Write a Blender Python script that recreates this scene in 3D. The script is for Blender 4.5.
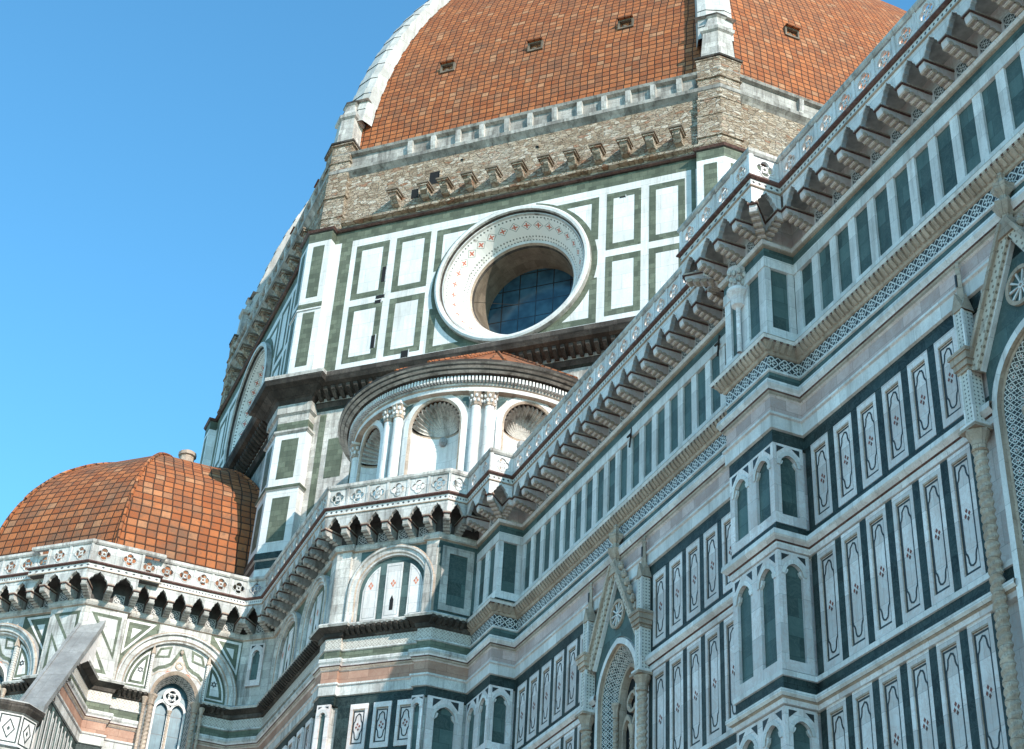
import bpy, math, random
from mathutils import Vector, Matrix
random.seed(7)
for o in list(bpy.data.objects): bpy.data.objects.remove(o)
S = bpy.context.scene; COL = S.collection
R = math.radians; PI = math.pi
# ------------------------------------------------------------------ camera
cam = bpy.data.cameras.new('camera'); co = bpy.data.objects.new('camera', cam); COL.objects.link(co)
cam.sensor_width = 36; cam.lens = 1549.0258 / 1024 * 36; cam.clip_end = 4000; cam.clip_start = .1
CR = [[0.9152643760666863, -0.39922235347331475, 0.053968827951761666], [0.2622380657586316, 0.4887253289770866, -0.8320929934108383], [0.305814189942898, 0.7757377554969627, 0.5520041810766502]]
rx, dn, fw = [Vector(r) for r in CR]
m = Matrix((( rx.x, -dn.x, -fw.x), (rx.y, -dn.y, -fw.y), (rx.z, -dn.z, -fw.z))).to_4x4()
m.translation = Vector((-20.7437, -30.5866, 1.7)); co.matrix_world = m
S.camera = co
# ------------------------------------------------------------------ light
SUN = Vector((.165, -.85, .5)).normalized()
EL = math.asin(SUN.z)
w = bpy.data.worlds.new('World'); S.world = w; w.use_nodes = True
nt = w.node_tree; bg = nt.nodes['Background']
sky = nt.nodes.new('ShaderNodeTexSky'); sky.sky_type = 'NISHITA'; sky.sun_disc = False
sky.sun_elevation = EL; sky.sun_rotation = math.atan2(SUN.x, SUN.y)
sky.altitude = 0; sky.air_density = 1.0; sky.dust_density = .3; sky.ozone_density = .7
tint = nt.nodes.new('ShaderNodeMix'); tint.data_type = 'RGBA'; tint.blend_type = 'MULTIPLY'; tint.inputs[0].default_value = 1; tint.inputs[7].default_value = (.54, 1.14, 1.3, 1)   # the deep clear azure of this sky
nt.links.new(sky.outputs[0], tint.inputs[6]); nt.links.new(tint.outputs[2], bg.inputs[0]); bg.inputs[1].default_value = .15
sl = bpy.data.lights.new('sun', 'SUN'); sl.energy = 3.7; sl.angle = R(.5); sl.color = (1, .92, .82)
so = bpy.data.objects.new('sun', sl); COL.objects.link(so)
so.rotation_euler = SUN.to_track_quat('Z', 'Y').to_euler(); so.location = (0, -60, 120)
S.view_settings.view_transform = 'Standard'; S.view_settings.look = 'None'
S.view_settings.exposure = .78; S.view_settings.gamma = 1
# ------------------------------------------------------------------ materials
class NT:
    def __init__(s, name, rough=.6, spec=.3):
        s.m = bpy.data.materials.new(name); s.m.use_nodes = True; s.t = s.m.node_tree
        s.b = s.t.nodes['Principled BSDF']; s.b.inputs['Roughness'].default_value = rough
        s.b.inputs['Specular IOR Level'].default_value = spec
    def n(s, typ, **k):
        x = s.t.nodes.new('ShaderNode' + typ)
        for a, v in k.items(): setattr(x, a, v)
        return x
    def l(s, a, b): s.t.links.new(a, b)
    def put(s, sock, v):
        if hasattr(v, 'is_output'): s.l(v, sock)
        elif isinstance(v, (tuple, list)) and len(v) == 3 and sock.type == 'RGBA': sock.default_value = (*v, 1)
        else: sock.default_value = v
    def math(s, op, a, b=0, c=0):
        x = s.n('Math', operation=op); s.put(x.inputs[0], a); s.put(x.inputs[1], b); s.put(x.inputs[2], c); return x.outputs[0]
    def mix(s, f, a, b, typ='MIX'):
        x = s.n('Mix', data_type='RGBA', blend_type=typ); s.put(x.inputs[0], f); s.put(x.inputs[6], a); s.put(x.inputs[7], b); return x.outputs[2]
    def pos(s, sc=(1, 1, 1)):
        g = s.n('NewGeometry'); v = s.n('VectorMath', operation='MULTIPLY'); s.l(g.outputs['Position'], v.inputs[0]); v.inputs[1].default_value = sc; return v.outputs[0]
    def uv(s, sc=(1, 1, 1)):
        g = s.n('UVMap'); v = s.n('VectorMath', operation='MULTIPLY'); s.l(g.outputs[0], v.inputs[0]); v.inputs[1].default_value = sc; return v.outputs[0]
    def noise(s, vec, scale, det=4, rough=.6, dist=0):
        x = s.n('TexNoise'); s.l(vec, x.inputs['Vector']); x.inputs['Scale'].default_value = scale; x.inputs['Detail'].default_value = det
        x.inputs['Roughness'].default_value = rough; x.inputs['Distortion'].default_value = dist; return x.outputs['Fac']
    def ramp(s, f, a, b, lo=0., hi=1.):
        x = s.n('MapRange'); s.put(x.inputs[0], f); x.inputs[1].default_value = a; x.inputs[2].default_value = b
        x.inputs[3].default_value = lo; x.inputs[4].default_value = hi; return x.outputs[0]
    def sep(s, v):
        x = s.n('SeparateXYZ'); s.l(v, x.inputs[0]); return x.outputs
    def brick(s, vec, w, h, mortar=.012, off=.5, bias=0.):
        x = s.n('TexBrick'); s.l(vec, x.inputs['Vector']); x.inputs['Scale'].default_value = 1; x.offset = off
        x.inputs['Brick Width'].default_value = w; x.inputs['Row Height'].default_value = h
        x.inputs['Mortar Size'].default_value = mortar; x.inputs['Mortar Smooth'].default_value = .3; x.inputs['Bias'].default_value = bias
        x.inputs['Color1'].default_value = (0, 0, 0, 1); x.inputs['Color2'].default_value = (1, 1, 1, 1); x.inputs['Mortar'].default_value = (.5, .5, .5, 1)
        return x
    def bump(s, h, strength=.4, dist=.02):
        x = s.n('Bump'); s.put(x.inputs['Height'], h); x.inputs['Strength'].default_value = strength; x.inputs['Distance'].default_value = dist
        s.l(x.outputs[0], s.b.inputs['Normal'])
    def col(s, c): s.put(s.b.inputs['Base Color'], c); return s.m

def stone(name, a, b, vein, bw=.9, bh=.6, vein_amt=.35, dirt=.3, dirtcol=(.16, .14, .12), blockvar=.15, rough=.65, bumpk=.3, joint=.5):
    """polished or weathered stone slabs: tone drift, veins, joints, streaks of dirt"""
    k = NT(name, rough, .18); P = k.pos()
    base = k.mix(k.ramp(k.noise(P, .9, 5), .3, .7), a, b)
    br = k.brick(k.uv(), bw, bh, .008)
    tone = k.math('MULTIPLY', k.ramp(k.sep(br.outputs['Color'])[0], 0, 1, 1 - blockvar, 1 + blockvar), k.ramp(k.n('ObjectInfo').outputs['Random'], 0, 1, .9, 1.07))
    base = k.mix(1, base, k.n('CombineXYZ').outputs[0], 'MULTIPLY') if False else base
    cx = k.n('CombineColor'); [k.l(tone, cx.inputs[i]) for i in range(3)]
    base = k.mix(1., base, cx.outputs[0], 'MULTIPLY')
    v = k.noise(P, 2.3, 6, .7, 1.6)
    vv = k.math('SUBTRACT', 1, k.ramp(k.math('ABSOLUTE', k.math('SUBTRACT', v, .5)), 0, .05))
    base = k.mix(k.math('MULTIPLY', vv, vein_amt), base, vein)
    st = k.ramp(k.noise(k.pos((2.4, 2.4, .3)), 1.0, 6, .7), .48, .72)
    sp = k.ramp(k.noise(P, 7, 4, .7), .55, .8)
    d = k.math('MULTIPLY', k.math('MAXIMUM', st, k.math('MULTIPLY', sp, .6)), dirt)
    base = k.mix(d, base, dirtcol)
    base = k.mix(k.math('MULTIPLY', br.outputs['Fac'], joint), base, tuple(x * .3 for x in a))
    k.bump(k.math('SUBTRACT', k.noise(P, 14, 4), k.math('MULTIPLY', br.outputs['Fac'], .8)), bumpk, .02)
    return k.col(base)

M = {}
M['white'] = stone('white_marble', (.62, .58, .555), (.76, .722, .7), (.42, .4, .39), 1.1, .75, .28, .55, (.24, .19, .155), .14)
M['veined'] = stone('veined_white_marble', (.6, .545, .53), (.76, .705, .69), (.5, .33, .28), .9, .8, .4, .38, (.36, .25, .2), .18)
M['drumwhite'] = stone('drum_white_marble', (.63, .615, .59), (.74, .73, .715), (.46, .44, .42), 1.3, .9, .25, .42, (.27, .225, .185), .08, joint=.6)
M['grime'] = stone('weathered_marble', (.4, .37, .335), (.6, .565, .52), (.22, .19, .17), .8, .4, .3, .9, (.065, .052, .045), .2, .75, .6)
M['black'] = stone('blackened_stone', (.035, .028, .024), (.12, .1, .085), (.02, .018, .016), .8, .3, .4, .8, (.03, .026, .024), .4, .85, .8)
M['green'] = stone('dark_green_serpentine', (.012, .022, .022), (.028, .042, .04), (.1, .13, .12), .55, .4, .3, .2, (.09, .1, .09), .45, .5, .2)
M['teal'] = stone('sea_green_serpentine', (.05, .082, .078), (.088, .13, .122), (.16, .2, .18), .8, .55, .25, .3, (.03, .045, .045), .38, .5, .2)
M['sage'] = stone('pale_green_serpentine', (.095, .11, .078), (.15, .165, .12), (.07, .08, .06), .42, .3, .35, .4, (.06, .07, .05), .3, .65, .4, .6)
M['pink'] = stone('pink_marble', (.46, .32, .285), (.58, .46, .43), (.36, .2, .16), .75, .8, .3, .25, (.3, .2, .17), .2)
M['rose'] = stone('rose_marble', (.29, .16, .115), (.43, .27, .2), (.28, .12, .08), .9, .8, .3, .2, (.3, .18, .14), .15)
M['red'] = stone('red_marble', (.075, .034, .028), (.13, .062, .05), (.3, .2, .17), .9, .3, .3, .3, (.05, .03, .03), .2)
M['tan'] = stone('carved_tan_marble', (.36, .27, .205), (.54, .43, .345), (.18, .12, .09), .7, .4, .3, .5, (.14, .1, .075), .15, .7, .6)
M['grey'] = stone('grey_marble', (.33, .33, .335), (.48, .475, .47), (.2, .2, .2), .9, .5, .3, .5, (.12, .11, .1), .2, .7, .4)
M['lead'] = stone('smooth_spur_slab', (.18, .176, .172), (.31, .305, .295), (.14, .14, .14), 1.4, 1.6, .4, .5, (.16, .15, .14), .12, .6, .4)

def masonry(name='rough_masonry'):
    k = NT(name, .92, .1); P = k.pos()
    wob = k.n('VectorMath', operation='ADD'); k.l(k.pos((2.7, 2.7, 6.6)), wob.inputs[0])
    nz = k.n('TexNoise'); k.l(P, nz.inputs['Vector']); nz.inputs['Scale'].default_value = 1.3; nz.inputs['Detail'].default_value = 5
    sc = k.n('VectorMath', operation='SCALE'); k.l(nz.outputs['Color'], sc.inputs[0]); sc.inputs[3].default_value = 1.6; k.l(sc.outputs[0], wob.inputs[1])
    vo = k.n('TexVoronoi'); k.l(wob.outputs[0], vo.inputs['Vector']); vo.inputs['Scale'].default_value = 1; vo.inputs['Randomness'].default_value = .85
    ve = k.n('TexVoronoi', feature='DISTANCE_TO_EDGE'); k.l(wob.outputs[0], ve.inputs['Vector']); ve.inputs['Scale'].default_value = 1; ve.inputs['Randomness'].default_value = .85
    t, t2, t3 = k.sep(vo.outputs['Color'])
    c = k.mix(t, (.265, .19, .13), (.48, .385, .29))
    c = k.mix(k.ramp(t2, .72, .85), c, (.56, .48, .39)); c = k.mix(k.math('MULTIPLY', k.ramp(t3, .9, .97), .8), c, (.32, .15, .085))
    c = k.mix(k.math('MULTIPLY', k.ramp(k.noise(P, .5, 6, .65), .52, .66), .75), c, (.5, .43, .35))
    ed = k.ramp(ve.outputs['Distance'], .015, .07, 1, 0)
    c = k.mix(k.math('MULTIPLY', ed, .4), c, (.15, .11, .075))
    c = k.mix(k.ramp(k.noise(k.pos((2.2, 2.2, 6.5)), 1., 7, .78), .55, .72), c, (.1, .07, .05))
    c = k.mix(k.math('MULTIPLY', k.ramp(k.noise(P, 9, 3, .6), .58, .74), .6), c, (.6, .52, .43))
    c = k.mix(k.math('MULTIPLY', k.ramp(k.noise(k.pos((1.3, 1.3, .2)), .8, 4, .6), .55, .75), .55), c, (.11, .085, .065))
    k.bump(k.math('ADD', k.math('MULTIPLY', ed, -.8), k.math('MULTIPLY', k.noise(P, 5, 7, .75), 1.6)), 1., .1)
    return k.col(c)
M['masonry'] = masonry()

def tiles(name, w, h, old):
    """square roof tiles laid in courses; UV is metres along and up the slope"""
    k = NT(name, .85, .2); u, v, _ = k.sep(k.uv()); P = k.pos()
    row = k.math('FLOOR', k.math('DIVIDE', v, h)); cx = k.math('ADD', k.math('DIVIDE', u, w), k.math('MULTIPLY', k.math('SINE', k.math('MULTIPLY', row, 7.3)), .07))
    colm = k.math('FLOOR', cx); fx = k.math('FRACT', cx); fy = k.math('FRACT', k.math('DIVIDE', v, h))
    cv = k.n('CombineXYZ'); k.l(colm, cv.inputs[0]); k.l(row, cv.inputs[1])
    wn = k.n('TexWhiteNoise', noise_dimensions='2D'); k.l(cv.outputs[0], wn.inputs['Vector']); r1 = wn.outputs['Value']; r2 = k.sep(wn.outputs['Color'])[1]; r3 = k.sep(wn.outputs['Color'])[2]
    c = k.mix(r1, (.27, .078, .028), (.4, .135, .05))
    c = k.mix(k.math('MULTIPLY', k.ramp(r2, .88, .98), .45), c, (.5, .3, .17))
    c = k.mix(k.math('MULTIPLY', k.ramp(r3, .8, .95), .4), c, (.17, .085, .05))
    c = k.mix(k.math('MULTIPLY', k.ramp(k.noise(P, .42, 6, .72), .46, .66), old), c, (.15, .088, .056))
    c = k.mix(k.math('MULTIPLY', k.ramp(k.noise(P, 2.6, 6, .8), .5, .68), .7), c, (.12, .075, .05))
    e = k.math('MAXIMUM', k.ramp(k.math('ABSOLUTE', k.math('SUBTRACT', fx, .5)), .41, .47), k.ramp(fy, .24, .08))
    c = k.mix(k.math('MULTIPLY', e, .92), c, (.025, .016, .012))
    k.bump(k.math('ADD', k.math('MULTIPLY', e, -1.2), k.noise(P, 12, 4)), .6, .05)
    return k.col(c)
M['tile'] = tiles('terracotta_tile', .43, .37, .4)
M['tile_small'] = tiles('old_terracotta_tile', .5, .46, .8)

def inlay(name, cell, a, b, kind, yc=None):
    """marble intarsia: a repeated star and scroll in light stone on dark"""
    k = NT(name, .5); x, y, _ = k.sep(k.uv((1 / cell, 1 / cell, 1)))
    fx = k.math('SUBTRACT', k.math('FRACT', x), .5); fy = k.math('SUBTRACT', k.math('FRACT', y), .5) if yc is None else k.math('SUBTRACT', y, yc / cell)
    r = k.math('SQRT', k.math('ADD', k.math('MULTIPLY', fx, fx), k.math('MULTIPLY', fy, fy)))
    th = k.math('ARCTAN2', fy, fx)
    pet = k.math('ADD', .2, k.math('MULTIPLY', k.math('COSINE', k.math('MULTIPLY', th, 6 if kind == 'star' else 8)), .09))
    f1 = k.ramp(k.math('SUBTRACT', r, pet), -.03, .03, 1, 0)
    eye = k.ramp(r, .06, .09)
    f1 = k.math('MULTIPLY', f1, eye)
    ring = k.ramp(k.math('ABSOLUTE', k.math('SUBTRACT', r, k.math('ADD', .39, k.math('MULTIPLY', k.math('COSINE', k.math('MULTIPLY', th, 4)), .05)))), .03, .06, 1, 0)
    d = k.math('ABSOLUTE', k.math('SUBTRACT', k.math('ABSOLUTE', fx), k.math('ABSOLUTE', fy))); dia = k.math('MULTIPLY', k.ramp(d, .025, .05, 1, 0), k.ramp(r, .34, .4))
    f = k.math('MAXIMUM', k.math('MAXIMUM', f1, ring), dia)
    f = k.math('MULTIPLY', f, k.ramp(k.noise(k.pos(), 9, 3), .3, .45, .55, 1))
    c = k.mix(f, b, a)
    if kind == 'mosaic': c = k.mix(k.ramp(r, .05, .07, 1, 0), c, (.35, .09, .06))
    return k.col(c)
M['ledge'] = stone('weathered_grey_ledge', (.24, .22, .195), (.46, .435, .4), (.15, .13, .115), .8, .4, .3, .9, (.055, .045, .038), .25, .8, .6)
M['aged'] = stone('stained_white_marble', (.45, .43, .4), (.66, .64, .61), (.3, .28, .26), .8, .5, .35, .85, (.085, .07, .06), .18, .7, .5, .6)
M['band'] = inlay('star_inlay_band', .44, (.62, .61, .59), (.03, .034, .037), 'star', 26.3)
M['mosaic'] = inlay('mosaic_inlay', .27, (.6, .58, .54), (.035, .035, .035), 'mosaic')
M['palm'] = inlay('carved_frieze', .3, (.62, .58, .52), (.34, .3, .26), 'star')

def dots(name, cell, a, b, yc=None):
    k = NT(name, .6); x, y, _ = k.sep(k.uv((1 / cell, 1 / cell, 1)))
    fx = k.math('ABSOLUTE', k.math('SUBTRACT', k.math('FRACT', x), .5)); fy = k.math('ABSOLUTE', k.math('SUBTRACT', k.math('FRACT', y), .5) if yc is None else k.math('SUBTRACT', y, yc / cell))
    f = k.ramp(k.math('ADD', fx, fy), .24, .32, 1, 0)
    c = k.mix(f, a, b); c = k.mix(k.ramp(k.noise(k.pos(), 3, 4), .55, .75), c, (.25, .22, .19)); return k.col(c)
M['dots'] = dots('dotted_frieze', .2, (.6, .58, .55), (.04, .045, .05), 31.815)
M['dotpin'] = dots('pierced_shaft', .11, (.58, .54, .49), (.1, .1, .1))
M['dottan'] = dots('carved_gable_stone', .16, (.52, .44, .36), (.2, .15, .11))

def plain(name, c, rough=.6, metal=0, spec=.3):
    k = NT(name, rough, spec); k.b.inputs['Metallic'].default_value = metal
    n = k.ramp(k.noise(k.pos(), 4, 4), .3, .7, .7, 1.25); cx = k.n('CombineColor'); [k.l(n, cx.inputs[i]) for i in range(3)]
    return k.col(k.mix(1., c, cx.outputs[0], 'MULTIPLY'))
M['ringdots'] = dots('ring_of_dots', .2, (.74, .72, .68), (.12, .13, .12))
M['ringflower'] = inlay('ring_of_flowers', 1., (.7, .68, .64), (.7, .68, .64), 'mosaic')
def ringflower():
    k = NT('ring_of_flowers', .5); x, y, _ = k.sep(k.uv((1 / .66, 1 / .56, 1)))
    fx = k.math('SUBTRACT', k.math('FRACT', x), .5); fy = k.math('SUBTRACT', y, .5)
    d = k.math('ADD', k.math('ABSOLUTE', fx), k.math('ABSOLUTE', fy)); r = k.math('SQRT', k.math('ADD', k.math('MULTIPLY', fx, fx), k.math('MULTIPLY', fy, fy)))
    th = k.math('ARCTAN2', fy, fx); pet = k.math('ADD', .17, k.math('MULTIPLY', k.math('COSINE', k.math('MULTIPLY', th, 4)), .09))
    ed = k.ramp(k.math('ABSOLUTE', k.math('SUBTRACT', d, .42)), .02, .04, 1, 0)
    c = k.mix(ed, (.72, .7, .66), (.16, .17, .15)); c = k.mix(k.ramp(k.math('SUBTRACT', r, pet), -.02, .02, 1, 0), c, (.5, .14, .09)); return k.col(c)
M['ringflower'] = ringflower()
M['rib'] = stone('white_rib_stone', (.38, .365, .34), (.56, .54, .51), (.34, .32, .29), 1.6, 1.3, .3, .65, (.2, .175, .15), .1, .7, .4, .6)
M['line'] = plain('black_inlay', (.03, .034, .036), .5)
M['shade_tone'] = plain('shade_toned_stone', (.085, .075, .07), .9)  # deep shade under the sunlit galleries, put into the stone colour
M['recess'] = stone('brown_recess_stone', (.15, .115, .085), (.24, .19, .145), (.1, .08, .06), .8, .5, .3, .6, (.07, .055, .045), .2, .8)  # brown stone; inside the round windows its dark tone stands for shade
M['redinlay'] = plain('red_inlay', (.2, .06, .045), .6)
M['line2'] = plain('brown_inlay', (.1, .045, .035), .6)
M['coral'] = plain('coral_inlay', (.55, .2, .12), .6)
M['dark'] = plain('dark_opening', (.012, .012, .013), .9)
M['iron'] = plain('rusty_iron', (.05, .04, .035), .7, .4)
M['vault'] = plain('stained_plaster', (.42, .4, .385), .9)
k = NT('leaded_glass', .12, .6)
u, v, _ = k.sep(k.uv())
gr = k.math('MAXIMUM', k.ramp(k.math('ABSOLUTE', k.math('SUBTRACT', k.math('FRACT', k.math('MULTIPLY', u, 1.05)), .5)), .46, .475), k.ramp(k.math('ABSOLUTE', k.math('SUBTRACT', k.math('FRACT', k.math('MULTIPLY', v, 1.05)), .5)), .46, .475))
pn = k.ramp(k.noise(k.uv(), 1.1, 2), .35, .65)
M['glass'] = k.col(k.mix(gr, k.mix(pn, (.012, .035, .055), (.035, .085, .12)), (.012, .014, .016)))
k = NT('tall_window_glass', .2, .5); u, v, _ = k.sep(k.uv())
gr = k.math('MAXIMUM', k.ramp(k.math('ABSOLUTE', k.math('SUBTRACT', k.math('FRACT', k.math('MULTIPLY', u, 5)), .5)), .47, .49), k.ramp(k.math('ABSOLUTE', k.math('SUBTRACT', k.math('FRACT', k.math('MULTIPLY', v, 1.1)), .5)), .47, .485))
M['pane'] = k.col(k.mix(gr, k.mix(k.ramp(k.noise(k.uv(), 1.3, 3), .35, .65), (.025, .065, .09), (.09, .165, .2)), (.03, .04, .045)))
k = NT('paving', .85); br = k.brick(k.uv(), 1.2, .7, .01)
M['paving'] = k.col(k.mix(br.outputs['Fac'], k.mix(k.noise(k.pos(), .7, 5), (.42, .36, .28), (.52, .45, .36)), (.25, .22, .18)))

# ------------------------------------------------------------------ mesh helpers
class Fr:
    """a wall frame: u to the right along the wall, z up, n outwards"""
    def __init__(s, ox, oy, nx, ny):
        l = math.hypot(nx, ny); s.o = Vector((ox, oy, 0)); s.n = Vector((nx / l, ny / l, 0)); s.t = Vector((-s.n.y, s.n.x, 0))
    def P(s, u, z, n=0): return s.o + s.t * u + s.n * n + Vector((0, 0, z))
    def sub(s, u, n=0): p = s.P(u, 0, n); return Fr(p.x, p.y, s.n.x, s.n.y)

def in_poly_ray(pts, c, th):
    """distance from c along angle th to the polygon outline"""
    dx, dy = math.cos(th), math.sin(th); best = None
    for i in range(len(pts)):
        ax, ay = pts[i][0] - c[0], pts[i][1] - c[1]; bx, by = pts[(i + 1) % len(pts)][0] - c[0], pts[(i + 1) % len(pts)][1] - c[1]
        ex, ey = bx - ax, by - ay; den = dx * ey - dy * ex
        if abs(den) < 1e-12: continue
        t = (ax * ey - ay * ex) / den; q = (ax * dy - ay * dx) / den
        if t > 0 and -1e-6 <= q <= 1 + 1e-6 and (best is None or t > best): best = t
    return best or 0

class MB:
    def __init__(s): s.v = []; s.f = []; s.m = []; s.mats = []; s.uvs = {}; s.sm = set()
    def mi(s, m):
        if m not in s.mats: s.mats.append(m)
        return s.mats.index(m)
    def poly(s, pts, m, uv=None, smooth=False):
        b = len(s.v); s.v += [tuple(p) for p in pts]; s.f.append(tuple(range(b, b + len(pts)))); s.m.append(s.mi(m))
        if uv: s.uvs[len(s.f) - 1] = uv
        if smooth: s.sm.add(len(s.f) - 1)
    def box(s, fr, u0, u1, z0, z1, n0, n1, m, back=False):
        p = [[fr.P(u, z, n) for n in (n0, n1)] for u, z in ((u0, z0), (u1, z0), (u1, z1), (u0, z1))]
        s.poly([p[i][1] for i in range(4)], m)
        if back: s.poly([p[i][0] for i in (3, 2, 1, 0)], m)
        for i in range(4):
            j = (i + 1) % 4; s.poly([p[i][0], p[j][0], p[j][1], p[i][1]], m)
    def prism(s, fr, pts, n0, n1, m, ms=None, back=False):
        ms = ms or m
        s.poly([fr.P(u, z, n1) for u, z in pts], m)
        if back: s.poly([fr.P(u, z, n0) for u, z in reversed(pts)], m)
        for i in range(len(pts)):
            a, b = pts[i], pts[(i + 1) % len(pts)]
            s.poly([fr.P(*a, n0), fr.P(*b, n0), fr.P(*b, n1), fr.P(*a, n1)], ms)
    def uprism(s, fr, pts, u0, u1, m):
        """side profile of (n, z) points extruded along u"""
        s.poly([fr.P(u0, z, n) for n, z in pts], m); s.poly([fr.P(u1, z, n) for n, z in reversed(pts)], m)
        for i in range(len(pts)):
            a, b = pts[i], pts[(i + 1) % len(pts)]
            s.poly([fr.P(u0, a[1], a[0]), fr.P(u0, b[1], b[0]), fr.P(u1, b[1], b[0]), fr.P(u1, a[1], a[0])], m)
    def ring(s, fr, outer, inner, c, n0, n1, m, n0i=None, n1i=None, extra=0, mi=None, back=False):
        """plate with an opening: outer and inner outlines seen from c"""
        ths = sorted({round(math.atan2(z - c[1], u - c[0]), 5) for u, z in list(outer) + list(inner)} | {round(-PI + 2 * PI * (i + .37) / extra, 5) for i in range(extra)})
        o = []; q = []
        for t in ths:
            ro, ri = in_poly_ray(outer, c, t), in_poly_ray(inner, c, t); d = (math.cos(t), math.sin(t))
            o.append((c[0] + d[0] * ro, c[1] + d[1] * ro)); q.append((c[0] + d[0] * ri, c[1] + d[1] * ri))
        n0i = n0 if n0i is None else n0i; n1i = n1 if n1i is None else n1i
        for i in range(len(ths)):
            j = (i + 1) % len(ths)
            s.poly([fr.P(*o[i], n1), fr.P(*o[j], n1), fr.P(*q[j], n1i), fr.P(*q[i], n1i)], m)
            s.poly([fr.P(*q[i], n1i), fr.P(*q[j], n1i), fr.P(*q[j], n0i), fr.P(*q[i], n0i)], mi or m)
            s.poly([fr.P(*o[j], n1), fr.P(*o[i], n1), fr.P(*o[i], n0), fr.P(*o[j], n0)], m)
            if back: s.poly([fr.P(*o[j], n0), fr.P(*o[i], n0), fr.P(*q[i], n0i), fr.P(*q[j], n0i)], m)
    def ribbon(s, fr, pts, w, n, m, closed=True, th=.006):
        """a flat inlaid strip following a line"""
        N = len(pts); L = []; Rr = []
        for i in range(N):
            a = pts[(i - 1) % N] if closed or i > 0 else pts[i]; b = pts[(i + 1) % N] if closed or i < N - 1 else pts[i]
            p = pts[i]; k = w / 2; mit = 1.
            u1 = Vector((p[0] - a[0], p[1] - a[1])); u2 = Vector((b[0] - p[0], b[1] - p[1])); tt = (u1.normalized() if u1.length > 1e-9 else Vector((0, 0))) + (u2.normalized() if u2.length > 1e-9 else Vector((0, 0)))
            dx, dz = tt.x, tt.y; l = math.hypot(dx, dz) or 1
            if (closed or 0 < i < N - 1):
                d1 = Vector((p[0] - a[0], p[1] - a[1])).normalized(); d2 = Vector((b[0] - p[0], b[1] - p[1])).normalized(); cc = max(.5, math.sqrt(max(0, (1 + d1.dot(d2)) / 2))); mit = 1 / cc
            k *= mit
            L.append((p[0] - dz / l * k, p[1] + dx / l * k)); Rr.append((p[0] + dz / l * k, p[1] - dx / l * k))
        for i in range(N if closed else N - 1):
            j = (i + 1) % N
            s.poly([fr.P(*L[i], n + th), fr.P(*L[j], n + th), fr.P(*Rr[j], n + th), fr.P(*Rr[i], n + th)], m)
            s.poly([fr.P(*L[i], n), fr.P(*L[j], n), fr.P(*L[j], n + th), fr.P(*L[i], n + th)], m)
            s.poly([fr.P(*Rr[i], n), fr.P(*Rr[j], n), fr.P(*Rr[j], n + th), fr.P(*Rr[i], n + th)], m)
    def sweep(s, line, prof, mats, pre=None, post=None, closed=False):
        """mouldings: profile of (n, z) carried along a plan line with mitred corners; mats has one entry per profile step"""
        N = len(line); V = [Vector(p) for p in line]; offs = []
        for i in range(N):
            a = V[i - 1] if (i > 0 or closed) else (Vector(pre) if pre else None); b = V[(i + 1) % N] if (i < N - 1 or closed) else (Vector(post) if post else None)
            ds = []
            if a is not None and (V[i] - a).length > 1e-6: ds.append((V[i] - a).normalized())
            if b is not None and (b - V[i]).length > 1e-6: ds.append((b - V[i]).normalized())
            ns = [Vector((-d.y, d.x)) for d in ds]
            if len(ns) == 2: mm = (ns[0] + ns[1]).normalized(); mm = mm / max(.3, mm.dot(ns[0]))
            else: mm = ns[0]
            offs.append(mm)
        pos = 0
        for i in range(N if closed else N - 1):
            j = (i + 1) % N; L = (V[j] - V[i]).length
            for q in range(len(prof) - 1):
                if mats[q] is None: continue
                (n0, z0), (n1, z1) = prof[q], prof[q + 1]
                A, B = V[i] + offs[i] * n0, V[j] + offs[j] * n0; C_, D = V[j] + offs[j] * n1, V[i] + offs[i] * n1
                h0 = z0 if abs(z1 - z0) > 1e-4 else 0; h1 = z1 if abs(z1 - z0) > 1e-4 else n1 - n0
                s.poly([(A.x, A.y, z0), (B.x, B.y, z0), (C_.x, C_.y, z1), (D.x, D.y, z1)], mats[q], [(pos, h0), (pos + L, h0), (pos + L, h1), (pos, h1)])
            pos += L
    def lathe(s, c, prof, m, seg=20, a0=0, a1=2 * PI, twist=0, lobes=0, amp=0, smooth=True):
        full = abs(a1 - a0 - 2 * PI) < 1e-6
        G = []
        for r, z in prof:
            row = []
            for i in range(seg + (0 if full else 1)):
                t = a0 + (a1 - a0) * i / seg; rr = r * (1 + amp * math.cos(lobes * t - twist * z)); row.append((c[0] + rr * math.cos(t), c[1] + rr * math.sin(t), z))
            G.append(row)
        for a, b in zip(G, G[1:]):
            for i in range(seg):
                j = (i + 1) % len(a); s.poly([a[i], a[j], b[j], b[i]], m, smooth=smooth)
        if full: s.poly(G[-1], m)
    def tube(s, pts, r, m, seg=8):
        pts = [Vector(p) for p in pts]; G = []
        for i, p in enumerate(pts):
            d = (pts[min(i + 1, len(pts) - 1)] - pts[max(i - 1, 0)]).normalized(); a = d.orthogonal().normalized() if abs(d.z) > .9 else d.cross(Vector((0, 0, 1))).normalized(); b = d.cross(a)
            rr = r[i] if isinstance(r, (list, tuple)) else r
            G.append([p + (a * math.cos(2 * PI * k / seg) + b * math.sin(2 * PI * k / seg)) * rr for k in range(seg)])
        for a, b in zip(G, G[1:]):
            for i in range(seg): j = (i + 1) % seg; s.poly([a[i], a[j], b[j], b[i]], m, smooth=True)
        s.poly(G[0], m); s.poly(G[-1], m)
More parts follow.
